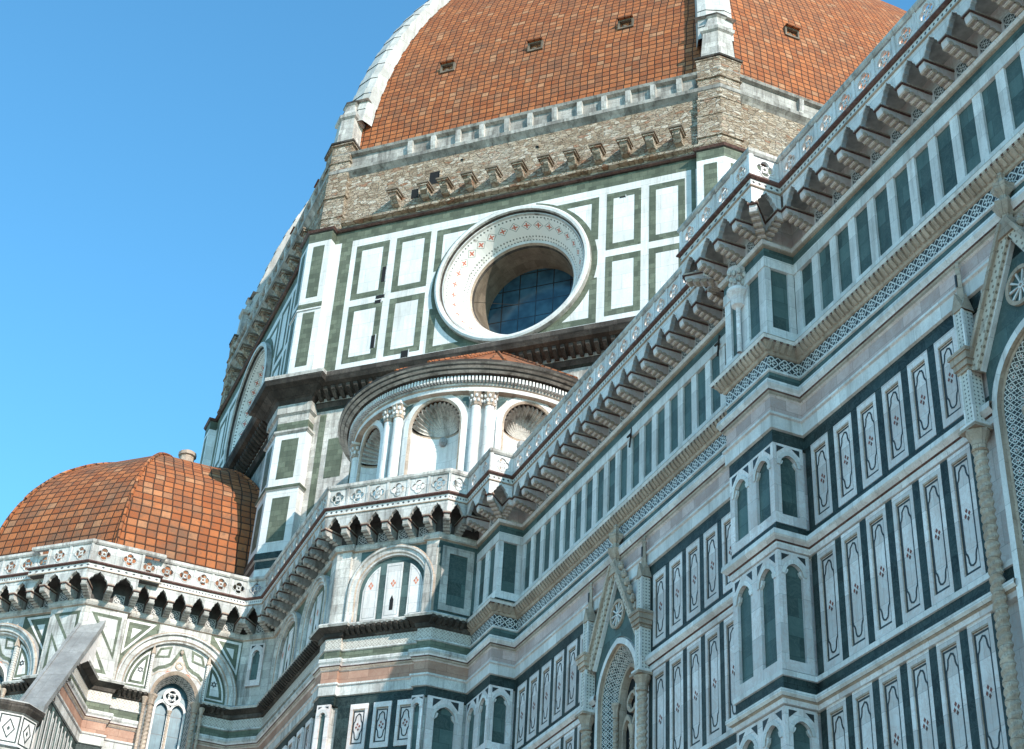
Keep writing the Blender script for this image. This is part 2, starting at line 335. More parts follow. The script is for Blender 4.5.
    def blob(s, c, r, m, sq=(1, 1, 1), seg=8, rings=5):
        for i in range(rings):
            for j in range(seg):
                q = []
                for a, b in ((i, j), (i, j + 1), (i + 1, j + 1), (i + 1, j)):
                    p = PI * a / rings; t = 2 * PI * b / seg
                    q.append((c[0] + r * sq[0] * math.sin(p) * math.cos(t), c[1] + r * sq[1] * math.sin(p) * math.sin(t), c[2] + r * sq[2] * math.cos(p)))
                s.poly(q, m, smooth=True)
    def build(s, name, parent=None, label=None, origin=None):
        me = bpy.data.meshes.new(name); of = Vector(origin) if origin is not None else Vector()
        me.from_pydata([tuple(Vector(p) - of) for p in s.v], [], s.f)
        for m_ in s.mats: me.materials.append(M[m_])
        me.polygons.foreach_set('material_index', s.m)
        uvl = me.uv_layers.new(name='UVMap').data
        for i, pl in enumerate(me.polygons):
            if i in s.sm: pl.use_smooth = True
            c = s.uvs.get(i)
            if c is None:
                N = pl.normal; pts = [Vector(s.v[k]) for k in s.f[i]]
                if abs(N.z) > .8 or (N.x == 0 and N.y == 0): c = [(p.x, p.y) for p in pts]
                else:
                    t = Vector((-N.y, N.x, 0)).normalized(); c = [(p.dot(t), p.z) for p in pts]
            for li, q in zip(pl.loop_indices, c): uvl[li].uv = q
        o = bpy.data.objects.new(name, me); COL.objects.link(o); o.location = of
        if parent: o.parent = parent
        if label: o['label'] = label
        return o

def dup(o, loc=None, rotz=0, parent=None):
    c = o.copy(); COL.objects.link(c); c.parent = parent or o.parent
    if loc is not None: c.location = loc
    c.rotation_euler.z = rotz
    return c

def arch_pts(w, zs, kind='round', rise=None, z0=None, n=16, uc=0):
    """outline of an arched opening, half width w, springing zs"""
    pts = []
    if z0 is not None: pts += [(uc - w, z0), (uc + w, z0)]
    rise = rise or w
    if kind == 'round': pts += [(uc + w * math.cos(PI * i / n), zs + rise * math.sin(PI * i / n)) for i in range(n + 1)]
    else:
        r = (w * w + rise * rise) / (2 * w); am = math.asin(min(1, rise / r))
        h = [(uc + w - r + r * math.cos(am * i / (n // 2)), zs + r * math.sin(am * i / (n // 2))) for i in range(n // 2 + 1)]
        pts += h + [(2 * uc - u, z) for u, z in reversed(h[:-1])]
    return pts
M['rosette'] = inlay('inlaid_rosette', 1., (.6, .59, .57), (.05, .055, .055), 'star')

# ------------------------------------------------------------------ the ground
g = MB(); g.poly([(-900, -900, 0), (900, -900, 0), (900, 900, 0), (-900, 900, 0)], 'paving'); go = g.build('piazza'); go['kind'] = 'structure'

# ------------------------------------------------------------------ the cathedral
root = bpy.data.objects.new('cathedral', None); COL.objects.link(root); root.location = (0, 0, 0)
root['label'] = 'white and green marble cathedral with a great orange tiled dome and a smaller one'
root['category'] = 'cathedral'

NAVE = [(0, -62), (0, -20.5), (-1, -20.5), (-1, -18.2), (0, -18.2), (0, 0), (-1, 0), (-1, 2.29), (0, 2.29), (0, 19.7), (-1, 19.7), (-1, 21.99)]
BLOCK = [(-1, 21.99), (-2.678, 21.99), (-3.067, 22.379), (-2.926, 22.52), (-5.324, 24.919), (-5.43, 24.813), (-5.89, 25.273), (-5.89, 25.97), (-5.74, 25.97), (-5.74, 34.9), (-6.94, 36.1)]
BLOCKB = [(-1, 21.99), (-2.395, 21.99), (-5.74, 25.335), (-5.74, 34.9), (-6.94, 36.1)]
APSE = [(-6.94, 36.1), (-12.4, 36.1), (-12.4, 35.75), (-14.285, 35.75), (-15.593, 37.058), (-15.345, 37.306), (-19.4, 41.36), (-19.648, 41.112), (-21.05, 42.515), (-21.05, 44.4), (-20.7, 44.4), (-20.7, 50.2), (-21.05, 50.2), (-21.05, 52)]

# string courses shared all round
def lower_profile(pale, field):
    P = [(0, 0, None), (0.35, 0, 'grey'), (.35, 1.6, 'grey'), (.05, 1.9, 'white'), (.0, 1.95, 'white'), (0, 12.2, 'white'), (0, 12.7, 'green'), (.16, 12.72, 'red'), (.2, 12.95, 'white'), (-.1, 13.0, 'white'),
         (-.1, 16.22, field), (.05, 16.24, 'white'), (.07, 16.36, 'veined'), (.14, 16.4, 'tan'), (.2, 16.46, 'white'), (.2, 16.56, 'white'), (0, 16.58, 'white'), (0, 16.97, 'green'), (.05, 16.98, 'white'), (.05, 17.12, 'white'), (-.1, 17.15, 'white'),
         (-.1, 20.48, field), (.03, 20.5, 'white'), (.05, 20.6, 'veined'), (.05, 20.66, 'white'), (.1, 20.69, 'red'), (.18, 20.76, 'veined'), (.22, 20.8, 'white'), (.2, 20.95, 'white'), (0, 20.97, 'white'), (0, 21.25, 'green'), (-.1, 21.26, 'white'),
         (-.1, 23.7, field), (0, 23.72, 'green'), (0, 24.1, 'green'), (.08, 24.12, 'white'), (.08, 24.5, 'white'), (.14, 24.53, 'veined'), (.14, 24.6, 'white'), (.04, 24.64, 'white'), (.04, 25.13, pale), (.1, 25.16, 'veined'), (.14, 25.26, 'tan'), (.17, 25.3, 'red'), (.2, 25.36, 'veined'), (.25, 25.44, 'white'), (.23, 25.58, 'white'), (.02, 25.61, 'white'),
         (.02, 25.97, 'teal'), (.07, 25.99, 'white'), (.07, 26.06, 'white'), (.03, 26.08, 'white')]
    return P

def course(mb, line, P, pre=None, post=None):
    mb.sweep(line, [(n, z) for n, z, _ in P], [c for _, _, c in P[1:]], pre, post)

nave_up = lower_profile('pink', 'veined') + [(.03, 26.52, 'band'), (.08, 26.54, 'tan'), (.12, 26.62, 'tan'), (.3, 26.82, 'tan'), (.34, 26.86, 'red'), (.38, 26.95, 'white'), (.36, 27.0, 'tan'), (.02, 27.05, 'white'), (.02, 27.24, 'green'), (.03, 27.26, 'white'), (.03, 27.55, 'white'), (-.07, 27.56, 'white'), (-.07, 29.68, 'teal'), (.03, 29.69, 'white'), (.03, 30.05, 'white'),
       (.01, 30.06, 'teal'), (.01, 30.36, 'teal'), (.08, 30.38, 'tan'), (.1, 30.44, 'tan'), (.15, 30.5, 'veined'), (.14, 30.56, 'veined'), (0, 30.6, 'grey'), (0, 31.72, 'veined')]
shelf = [(.03, 26.5, 'palm'), (.1, 26.55, 'black'), (.14, 26.7, 'black'), (.42, 26.86, 'black'), (.46, 26.95, 'grime'), (.4, 27.02, 'white'), (0, 27.1, 'white'), (0, 30.32, 'grime'), (.1, 30.36, 'tan'), (.16, 30.5, 'grime'), (.12, 30.62, 'grime'), (0, 30.64, 'grey'), (0, 31.72, 'shade_tone')]
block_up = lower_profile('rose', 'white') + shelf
for i, q in enumerate(block_up):
    if q[2] == 'teal': block_up[i] = (q[0], q[1], 'sage')
    if q[2] == 'white': block_up[i] = (q[0], q[1], 'aged')
balcony = [(0, 31.64, None), (.95, 31.64, 'vault'), (.95, 31.65, 'white'), (1.0, 31.66, 'tan'), (1.0, 31.7, 'tan'), (.97, 31.705, 'white'), (.97, 31.92, 'dots'), (1.03, 31.93, 'red'), (1.08, 31.97, 'red'), (1.08, 32.02, 'red'), (1.02, 32.07, 'grime'), (.8, 32.08, 'grime'), (0, 32.1, 'grime')]
coping = [(.86, 32.88, None), (1.0, 32.88, 'grey'), (1.05, 32.95, 'grime'), (1.05, 33.06, 'grime'), (1.0, 33.1, 'grime'), (.86, 33.1, 'black'), (.84, 32.88, 'grime')]

def wallpart(name, line, prof, pre, post, cuts=None, top=None):
    mb = MB()
    if cuts:
        i = [k for k, q in enumerate(prof) if abs(q[1] - top) < 1e-6][0]
        course(mb, line, [(prof[i][0], prof[i][1], None)] + prof[i + 1:], pre, post)
        for k, ln in enumerate(cuts): course(mb, ln, prof[:i + 1], pre if k == 0 else None, post if k == len(cuts) - 1 else None)
    else: course(mb, line, prof, pre, post)
    o = mb.build(name, root); line = BLOCKB if line is BLOCK else line
    b = MB(); course(b, line, [(n_, z_, {'vault': 'shade_tone', 'white': 'aged'}.get(c_, c_)) for n_, z_, c_ in balcony], pre, post); course(b, line, coping, pre, post)  # soffit takes the darker stone that has shade in its colour
    return o, b

# the long wall is open where its two tall windows stand
WINC = (-9.1, 11.0); WH = 1.45
iu = [i for i, q in enumerate(nave_up) if abs(q[1] - 24.1) < 1e-6][0]
nb = MB()
lo_p, hi_p = nave_up[:iu + 1], [(nave_up[iu][0], nave_up[iu][1], None)] + nave_up[iu + 1:]
course(nb, NAVE, hi_p, None, BLOCK[1])
cut = [NAVE[:5] + [(0, WINC[0] - WH)], [(0, WINC[0] + WH)] + NAVE[5:9] + [(0, WINC[1] - WH)], [(0, WINC[1] + WH)] + NAVE[9:]]
for i, ln in enumerate(cut): course(nb, ln, lo_p, None, BLOCK[1] if i == 2 else None)
nave = nb.build('nave_wall', root)
nave_bal = MB(); course(nave_bal, NAVE, balcony, None, BLOCK[1]); course(nave_bal, NAVE, coping, None, BLOCK[1])
nave['label'] = 'long side wall in shade, white, green and pink marble with rows of inlaid panels'
block, block_bal = wallpart('transept_wall', BLOCK, block_up, NAVE[-2], APSE[1])
block['label'] = 'angled sunlit wall with blind arches between the long wall and the small dome'
AW = 1.2; AC = -9.65; qx = lambda u: (-15.4 + u * .7071, 37.37 - u * .7071); QC = -2.83
apse, apse_bal = wallpart('apse_wall', APSE, block_up, BLOCK[-2], None, [[APSE[0], (AC + AW, 36.1)], [(AC - AW, 36.1)] + APSE[1:6] + [qx(QC + AW)], [qx(QC - AW)] + APSE[6:]], 30.32)
apse['label'] = 'polygonal wall with tall arches below the small dome'

# ---- corbels
def make_corbel(parent, m1='veined', m2='tan'):
    f = Fr(0, 0, -1, 0); b = MB()
    pts = [(0, .4), (.93, .4), (.93, .3)]
    N = 5
    line = [(.9, .26), (.02, .0)]
    for i in range(N):
        a = i / N; c = (i + .5) / N
        cx_, cz_ = line[0][0] + (line[1][0] - line[0][0]) * c, line[0][1] + (line[1][1] - line[0][1]) * c
        for q in range(6):
            t = R(155) - R(180) * -q / 5 ; ang = R(-25) - R(180) * q / 5
            pts.append((cx_ + .1 * math.cos(ang) * 1.0, cz_ + .075 * math.sin(ang)))
    pts.append((0, -.02))
    b.uprism(f, pts, -.115, .115, m1)
    for i in range(N):
        c = (i + .5) / N; cx_, cz_ = line[0][0] + (line[1][0] - line[0][0]) * c, line[0][1] + (line[1][1] - line[0][1]) * c
        rr = .085
        b.uprism(f, [(cx_ + rr * math.cos(a) , cz_ - .012 + rr * .8 * math.sin(a)) for a in [2 * PI * k / 10 for k in range(10)]], -.14, .14, m2)
    b.box(f, -.16, .16, .4, .435, 0, .99, 'red', back=True)
    b.box(f, -.15, .15, .435, .5, 0, .97, 'tan', back=True)
    return b.build('corbel', parent)
corbel0 = {}
def corbel(parent, x, y, z, nx, ny, k=1.):
    rz = math.atan2(ny, nx) - PI; kd = parent is nave
    if kd not in corbel0: o = corbel0[kd] = make_corbel(parent, *(('veined', 'tan') if kd else ('grime', 'grime'))); o.location = (x, y, z); o.rotation_euler.z = rz
    else: o = dup(corbel0[kd], (x, y, z), rz, parent)
    o.scale = (k, 1, 1); return o

def cusp(w, z0, h):
    q = [(-1, 0), (-.98, .14), (-.88, .26), (-.74, .35), (-.66, .38), (-.64, .47), (-.58, .57), (-.45, .66), (-.28, .73), (-.14, .82), (-.05, .92), (0, 1)]
    q += [(-a, b) for a, b in reversed(q[:-1])]
    r = []
    for i in range(len(q) - 1):
        p0, p1, p2, p3 = q[max(i - 1, 0)], q[i], q[i + 1], q[min(i + 2, len(q) - 1)]
        if i == len(q) // 2 - 1: p3 = p2
        if i == len(q) // 2: p0 = p1
        for k in (0, 1 / 3, 2 / 3): r.append(tuple(.5 * (2 * b + (c - a) * k + (2 * a - 5 * b + 4 * c - d) * k * k + (3 * b - a - 3 * c + d) * k ** 3) for a, b, c, d in zip(p0, p1, p2, p3)))
    r.append(q[-1]); return [(a * w, z0 + b * h) for a, b in r]

def quatre(r, n=40, ph=0):
    return [(r * (.72 + .28 * abs(math.cos(2 * t))) * math.cos(t + ph), r * (.72 + .28 * abs(math.cos(2 * t))) * math.sin(t + ph)) for t in [2 * PI * i / n for i in range(n)]]

def arcade(parent, bal, fr, u0, u1, m, ends=(0, 0), off=.95, zc=30.64, back=None):
    """a run of corbelled arches and pierced parapet; u0..u1 is measured along the outer edge"""
    a = MB(); w = (u1 - u0) / m; vm = 'vault' if parent is nave else 'shade_tone'; rm = 'grey' if parent is nave else 'grime'; wm = 'white' if parent is nave else 'aged'
    for i in range(m):
        l, r_ = u0 + i * w, u0 + (i + 1) * w; c = (l + r_) / 2; ho = w / 2 - .17
        pts = cusp(ho, 31.09, .53); zt = 31.66
        full = [(-w / 2, 31.09)] + pts + [(w / 2, 31.09)]
        for (ua, za), (ub, zb) in zip(full, full[1:]):
            if ub - ua > 1e-6: a.poly([fr.P(c + ua, za, off), fr.P(c + ub, zb, off), fr.P(c + ub, zt, off), fr.P(c + ua, zt, off)], wm)
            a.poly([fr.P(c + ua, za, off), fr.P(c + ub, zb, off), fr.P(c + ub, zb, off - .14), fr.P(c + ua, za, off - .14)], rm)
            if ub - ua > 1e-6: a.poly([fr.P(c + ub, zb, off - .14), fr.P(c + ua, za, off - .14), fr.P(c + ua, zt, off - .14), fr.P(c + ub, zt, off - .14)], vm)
        # trefoil moulding just proud of the plate
        a.ribbon(fr, [(c + x, z + .03) for x, z in pts[1:-1]], .028, off, wm, closed=False, th=.02)
        # parapet panel with quatrefoil opening
        rr = min(.28, w * .32)
        a.ring(fr, [(l, 32.06), (r_, 32.06), (r_, 32.9), (l, 32.9)], [(c + x, 32.48 + z) for x, z in quatre(rr)], (c, 32.48), off - .07, off, wm, back=True)
        a.ring(fr, [(c + x, 32.48 + z) for x, z in quatre(rr * 1.16)], [(c + x, 32.48 + z) for x, z in quatre(rr * 1.02)], (c, 32.48), off, off + .025, wm)
        a.ring(fr, [(c + x, 32.48 + z) for x, z in quatre(rr * .52, 24, PI / 4)], [(c + x, 32.48 + z) for x, z in quatre(rr * .22, 24)], (c, 32.48), off - .05, off - .01, wm, back=True)
        for k_ in range(4):
            t = PI / 4 + k_ * PI / 2; ca, sa = math.cos(t), math.sin(t)
            a.prism(fr, [(c + ca * rr * .35 - sa * .018, 32.48 + sa * rr * .35 + ca * .018), (c + ca * rr * .35 + sa * .018, 32.48 + sa * rr * .35 - ca * .018), (c + ca * rr * .9 + sa * .018, 32.48 + sa * rr * .9 - ca * .018), (c + ca * rr * .9 - sa * .018, 32.48 + sa * rr * .9 + ca * .018)], off - .05, off - .01, wm, back=True)
        for e in ((l, r_) if i == m - 1 else (l,)):
            a.box(fr, e - .055, e + .055, 32.06, 32.88, off - .09, off + .035, wm, back=True)
        # square inlaid panel on the wall behind
        if back is None or back[0] < c < back[1]:
            s_ = min(.42, w * .46); a.box(fr, c - s_ / 2 - .04, c + s_ / 2 + .04, 30.66, 31.1, 0, .03, wm)
            a.poly([fr.P(c - s_ / 2, 30.69, .034), fr.P(c + s_ / 2, 30.69, .034), fr.P(c + s_ / 2, 31.07, .034), fr.P(c - s_ / 2, 31.07, .034)], 'rosette', [(0, 0), (1, 0), (1, 1), (0, 1)])
    for i in range(m + 1):
        if i == 0 and not ends[0] or i == m and not ends[1]: continue
        p = fr.P(u0 + i * w, 0, 0); corbel(parent, p.x, p.y, zc, fr.n.x, fr.n.y)
    return a.build('pierced_parapet', parent)

def diag_corbel(parent, x, y, nx, ny, k=1.3):
    corbel(parent, x, y, 30.64, nx, ny, k)

WN = lambda x, y: Fr(x, y, -1, 0)      # wall facing the near side
WW = lambda x, y: Fr(x, y, 0, -1)      # wall facing the viewer
n0 = WN(0, 0); j = .95
# long wall: u = -y
arcade(nave, nave_bal, n0, .95 + .12, 17.25 - .12, 17, (1, 1))
arcade(nave, nave_bal, n0, -(19.7 - .95) + .1, -(2.29 + .95) - .1, 17, (1, 1))
arcade(nave, nave_bal, n0, 21.55, 30.9, 10, (1, 0))
for y0 in (0, 19.7, -20.5):
    f = WN(-1, 0)
    if y0 < 19: arcade(nave, nave_bal, f, -(y0 + 2.29 + j), -(y0 - j), 4, (0, 0), back=(-(y0 + 2.29), -y0))
    else: arcade(nave, nave_bal, f, -(y0 + 2.29 - j), -(y0 - j), 2, (1, 0), back=(-(y0 + 2.29), -y0))
    arcade(nave, nave_bal, WW(0, y0), -1.95, -.95, 1, (0, 1), back=(-.9, 0))
    diag_corbel(nave, -1, y0, -1, -1)
    if y0 < 19:
        diag_corbel(nave, -1, y0 + 2.29, -1, 1); arcade(nave, nave_bal, Fr(0, y0 + 2.29, 0, 1), .95, 1.95, 1, (1, 0), back=(0, 1.6))
nave_bal.build('balcony', nave)
# angled wall
t8 = math.tan(PI / 8)
fW = WW(0, 21.99); arcade(block, block_bal, fW, -2.395 - j * t8, -1.95, 1, (0, 1), back=(-2.3, -1))
fD = Fr(-2.395, 21.99, -1, -1); BL = 4.73
arcade(block, block_bal, fD, -BL - j * t8, j * t8, 6, (0, 0), back=(-BL, 0))
diag_corbel(block, -2.395, 21.99, -math.sin(R(22.5)), -math.cos(R(22.5)), 1.1); diag_corbel(block, -5.74, 25.335, -math.cos(R(22.5)), -math.sin(R(22.5)), 1.1)
fN = WN(-5.74, 0); arcade(block, block_bal, fN, -(34.9 - j * t8), -(25.335 - j * t8), 10, (1, 0), back=(-34.9, -25.4))
fK = Fr(-5.74, 34.9, -1, -1); arcade(block, block_bal, fK, -1.697 + j * t8, -j * t8, 1, (1, 1))
block_bal.build('balcony', block)
# apse
fA = WW(0, 36.1); arcade(apse, apse_bal, fA, -12.4, -6.94 - j * t8, 6, (0, 1))
KP = (-14.285, 35.75); fP = WW(0, 35.75); arcade(apse, apse_bal, fP, -14.285 - j * t8, -12.4 + .05, 2, (0, 1), back=(-14, -12))
T = (-9.5, 47.287)
fP2 = Fr(KP[0], KP[1], -1, -1); arcade(apse, apse_bal, fP2, -1.85 - .05, j * t8, 2, (1, 0), back=(-1.85, 0))
diag_corbel(apse, KP[0], KP[1], -math.sin(R(22.5)), -math.cos(R(22.5)), 1.2)
fQ = Fr(-15.4, 37.37, -1, -1); arcade(apse, apse_bal, fQ, -5.657, 0, 6, (0, 0)); 
for i in range(1, 6): pass
fQ2 = Fr(-19.648, 41.112, -1, -1); arcade(apse, apse_bal, fQ2, -1.9 - j * t8, .05, 2, (0, 1))
diag_corbel(apse, -21.05, 42.515, -math.cos(R(22.5)), -math.sin(R(22.5)), 1.2)
apse_bal.build('balcony', apse)

# ------------------------------------------------------------------ inlaid panels of the long wall
def make_panel(w, h, name):
    f = Fr(0, 0, -1, 0); b = MB(); a = w / 2; fw_ = .125
    rect = lambda q, r_: [(-q, r_), (q, r_), (q, h - r_), (-q, h - r_)]
    b.ring(f, rect(a, 0), [(-(a - fw_), .2), (a - fw_, .2), (a - fw_, h - .2), (-(a - fw_), h - .2)], (0, h / 2), -.1, 0, 'veined')
    i1 = a - fw_; FN = -.05
    b.poly([f.P(-i1, .2, FN), f.P(i1, .2, FN), f.P(i1, h - .2, FN), f.P(-i1, h - .2, FN)], 'veined')
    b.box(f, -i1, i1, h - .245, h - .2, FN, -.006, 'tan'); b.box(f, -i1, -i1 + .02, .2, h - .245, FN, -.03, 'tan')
    q = i1 - .045; b.ribbon(f, [(-q, .26), (q, .26), (q, h - .3), (-q, h - .3)], .046, FN + .002, 'line')
    hh = h / 2; k = q - .015
    half = [(0, hh - .39), (.35 * k, hh - .42), (.52 * k, hh - .5), (.58 * k, hh - .62), (.7 * k, hh - .7), (.88 * k, hh - .75), (k * .95, hh - .84)]
    path = half + [(x, -z) for x, z in reversed(half)] + [(-x, -z) for x, z in half[1:]] + [(-x, z) for x, z in reversed(half[1:])]
    b.ribbon(f, [(x, z + hh) for x, z in path[:-1]], .044, FN + .004, 'line')
    for dx, dz in ((.068, .02), (-.068, -.02), (-.02, .105), (.02, -.105)):
        b.prism(f, [(dx - .045, hh + dz), (dx, hh + dz - .062), (dx + .045, hh + dz), (dx, hh + dz + .062)], FN, FN + .006, 'redinlay' if dz * dx > 0 or dz > 0 else 'line2')
    return b.build(name, nave)
def place(o, fr, u, z, first):
    p = fr.P(u, z, 0); rz = math.atan2(fr.n.y, fr.n.x) - PI
    if not first: o = dup(o, None, 0)
    o.location = p; o.rotation_euler.z = rz; return o
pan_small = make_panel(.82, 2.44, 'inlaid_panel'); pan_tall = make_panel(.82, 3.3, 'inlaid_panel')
ROW = ((21.27, 23.71), (17.16, 20.46), (12.96, 16.2))
bays = [([.72 + 1.093 * k for k in range(6)] + [18.2 - (.72 + 1.093 * k) for k in range(6)], 1.093, (6.9, 11.3)),
        ([-(8.35 - 1.07 * k) for k in range(6)] + [-(13.65 + 1.07 * k) for k in range(6)], 1.07, (-13.25, -8.75))]
first = {0: True, 1: True}
for cen, per, win in bays:
    for u in cen:
        if u > 13.5: continue
        for ri, (z0, z1) in enumerate(ROW):
            if ri == 2 and u < 0 and u < -9: continue
            kind = 0 if ri == 0 else 1; place(pan_small if kind == 0 else pan_tall, n0, u, z0, first[kind]); first[kind] = False
    edges = sorted(set([round(u - per / 2, 3) for u in cen] + [round(u + per / 2, 3) for u in cen])); done = []
    for e in edges:
        if done and abs(e - done[-1]) < .2: continue
        done.append(e)
        for ri, (z0, z1) in enumerate(ROW):
            if e < 13.5: b = MB(); b.box(n0, e - per / 2 + .41, e + per / 2 - .41, z0 - (.01 if ri == 0 else .0), z1, -.1, -.004, 'green'); b.build('green_inlay_strip', nave)

def lancet(mb, fr, u0, u1, z0, z1, hw, cusped=True):
    c = (u0 + u1) / 2; sp = z1 - .3 - hw * 1.35
    op = arch_pts(hw, sp, 'pointed', hw * 1.25, z0 + .28, 14, c)
    mb.ring(fr, [(u0, z0), (u1, z0), (u1, z1), (u0, z1)], op, (c, (z0 + sp) / 2 + .4), -.1, 0, 'veined')
    mb.poly([fr.P(u0 + .02, z0 + .1, -.092), fr.P(u1 - .02, z0 + .1, -.092), fr.P(u1 - .02, z1 - .1, -.092), fr.P(u0 + .02, z1 - .1, -.092)], 'teal')
    o2 = arch_pts(hw + .11, sp, 'pointed', (hw + .1) * 1.25, None, 14, c); i2 = arch_pts(hw + .01, sp, 'pointed', hw * 1.25, None, 14, c)
    for a_, b_, q_, w_ in zip(o2, o2[1:], i2, i2[1:]):
        mb.poly([fr.P(*a_, .025), fr.P(*b_, .025), fr.P(*w_, .025), fr.P(*q_, .025)], 'white'); mb.poly([fr.P(*a_, 0), fr.P(*b_, 0), fr.P(*b_, .025), fr.P(*a_, .025)], 'white'); mb.poly([fr.P(*q_, -.05), fr.P(*w_, -.05), fr.P(*w_, .025), fr.P(*q_, .025)], 'tan')
    # cusps
    for s_ in (-1, 1):
        cu = [(c + s_ * hw, sp - .02), (c + s_ * hw * .72, sp + hw * .22), (c + s_ * hw * .62, sp + hw * .55), (c + s_ * hw * .8, sp + hw * .62)]
        mb.prism(fr, cu if s_ < 0 else cu[::-1], -.09, -.01, 'white')
        t_ = [(c + s_ * (hw + .1), z1 - .08), (c + s_ * hw * .45, z1 - .08), (c + s_ * (hw + .1), z1 - .08 - hw * .8)]
        mb.prism(fr, t_, -.002, .006, 'line')

for y0 in (0, 19.7, -20.5):
    if y0 < -1: continue
    fw1, fn1 = WW(0, y0), WN(-1, 0)
    for z0, z1 in ROW:
        b = MB(); lancet(b, fw1, -.994, -.06, z0, z1, .26); b.build('blind_lancet', nave)
        for q in (0, 1):
            b = MB(); lancet(b, fn1, -(y0 + 2.285) + q * 1.14, -(y0 + 2.285) + (q + 1) * 1.14, z0, z1, .34); b.build('blind_lancet', nave)
    for f_, a_, b_ in ((fw1, -.994, -.8), (fw1, -.22, -.01), (fn1, -(y0 + .37), -(y0 + .006)), (fn1, -(y0 + 1.36), -(y0 + .97)), (fn1, -(y0 + 2.284), -(y0 + 1.96))):
        b = MB(); b.box(f_, a_, b_, 27.54, 29.7, -.07, .0, 'white'); b.build('marble_mullion', nave)
def mull(w_):
    b = MB(); b.box(Fr(0, 0, -1, 0), -w_, w_, 0, 2.16, -.07, .0, 'white'); return b.build('marble_mullion', nave)
for w_, lst in ((.155, [.17 + .92 * k_ for k_ in range(18)]), (.165, [-(2.386 + .907 * k_) for k_ in range(20)])):
    m0 = mull(w_)
    for q, u in enumerate(lst): place(m0, n0, u, 27.54, q == 0)
# colonnette with a foliage capital on the pier
b = MB(); p = n0.P(-1.33, 0, 1.12)
b.lathe((p.x, p.y), [(.07, 27.4), (.07, 28.95), (.1, 29.0), (.2, 29.05), (.22, 29.3), (.24, 29.36), (.28, 29.42), (.33, 29.5), (.33, 29.6), (.26, 29.64), (.16, 29.7), (.18, 29.95), (.3, 30.3), (.3, 30.36)], 'veined', 14)
for i in range(10):
    t = 2 * PI * i / 10; b.blob((p.x + .2 * math.cos(t), p.y + .2 * math.sin(t), 29.85 + .1 * (i % 2)), .075, 'grime', (1, 1, 1.5)); b.blob((p.x + .27 * math.cos(t), p.y + .27 * math.sin(t), 30.1 + .08 * (i % 2)), .08, 'grime', (1, 1, 1.4))
b.build('capital_corbel', nave)
# small brackets under the cornice
def brackets(name, segs, per, prof, m_, parent):
    for fr, u0, u1 in segs:
        b = MB()
        n_ = max(1, round((u1 - u0) / per)); st_ = (u1 - u0) / n_
        for q in range(n_): c = u0 + (q + .5) * st_; b.uprism(fr, prof, c - st_ * .27, c + st_ * .27, m_)
        b.build(name, parent)
nseg = [(n0, .35, 18), (n0, -19.35, -2.64)]
for y0 in (0, 19.7): nseg += [(WW(0, y0), -1.2, -.35), (WN(-1, 0), -(y0 + 2.5), -(y0 - .2))]
brackets('bracket_frieze', nseg, .2, [(.1, 26.6), (.17, 26.62), (.33, 26.78), (.35, 26.85), (.2, 26.85)], 'tan', nave)
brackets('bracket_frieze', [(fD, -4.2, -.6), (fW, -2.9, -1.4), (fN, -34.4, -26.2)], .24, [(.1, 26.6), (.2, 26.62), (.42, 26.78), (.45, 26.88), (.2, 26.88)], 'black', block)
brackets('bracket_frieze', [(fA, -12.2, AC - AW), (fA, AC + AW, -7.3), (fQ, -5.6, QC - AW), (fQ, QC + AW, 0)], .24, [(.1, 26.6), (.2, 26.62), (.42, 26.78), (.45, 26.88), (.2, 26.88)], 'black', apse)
# iron water spouts
for y_, z_ in ((4.3, 29.9), (10.35, 29.75)):
    b = MB(); p = n0.P(-y_, z_, 0)
    b.tube([n0.P(-y_, z_ + .3, .02), n0.P(-y_, z_ - .5, .1)], .035, 'iron'); b.tube([n0.P(-y_ - .12, z_ - .05, .12), n0.P(-y_ + .12, z_ - .05, .12)], .04, 'iron'); b.build('iron_bracket', nave)

# ------------------------------------------------------------------ tall gabled windows
def splay(mb, fr, A, B, nA, nB, m):
    d = 0
    for (a, b_), (q, w_) in zip(zip(A, A[1:]), zip(B, B[1:])):
        l = math.dist(a, b_); wd = math.hypot(math.dist(a, q), nA - nB)
        mb.poly([fr.P(*a, nA), fr.P(*b_, nA), fr.P(*w_, nB), fr.P(*q, nB)], m, [(d, 0), (d + l, 0), (d + l, .54), (d, .54)]); d += l
def jamb(w, zs, rise, z0, n=24):
    a = arch_pts(w, zs, 'pointed', rise, None, n); st = [(w, z0 + (zs - z0) * i / 20) for i in range(20)]
    return st + a + [(-x, z) for x, z in reversed(st)]

def column(mb, x, y, z0, z1, r, twist=9., m='tan', cap=.5):
    n = max(8, int((z1 - z0) / .035)); mb.lathe((x, y), [(r, z0 + (z1 - z0) * i / n) for i in range(n + 1)], m, 14, twist=twist, lobes=2, amp=.13)
    mb.lathe((x, y), [(r, z1), (r * 1.35, z1 + .03), (r * 1.1, z1 + .07), (r * 1.25, z1 + cap * .5), (r * 1.9, z1 + cap * .9), (r * 1.9, z1 + cap)], m, 12, lobes=8, amp=.08)

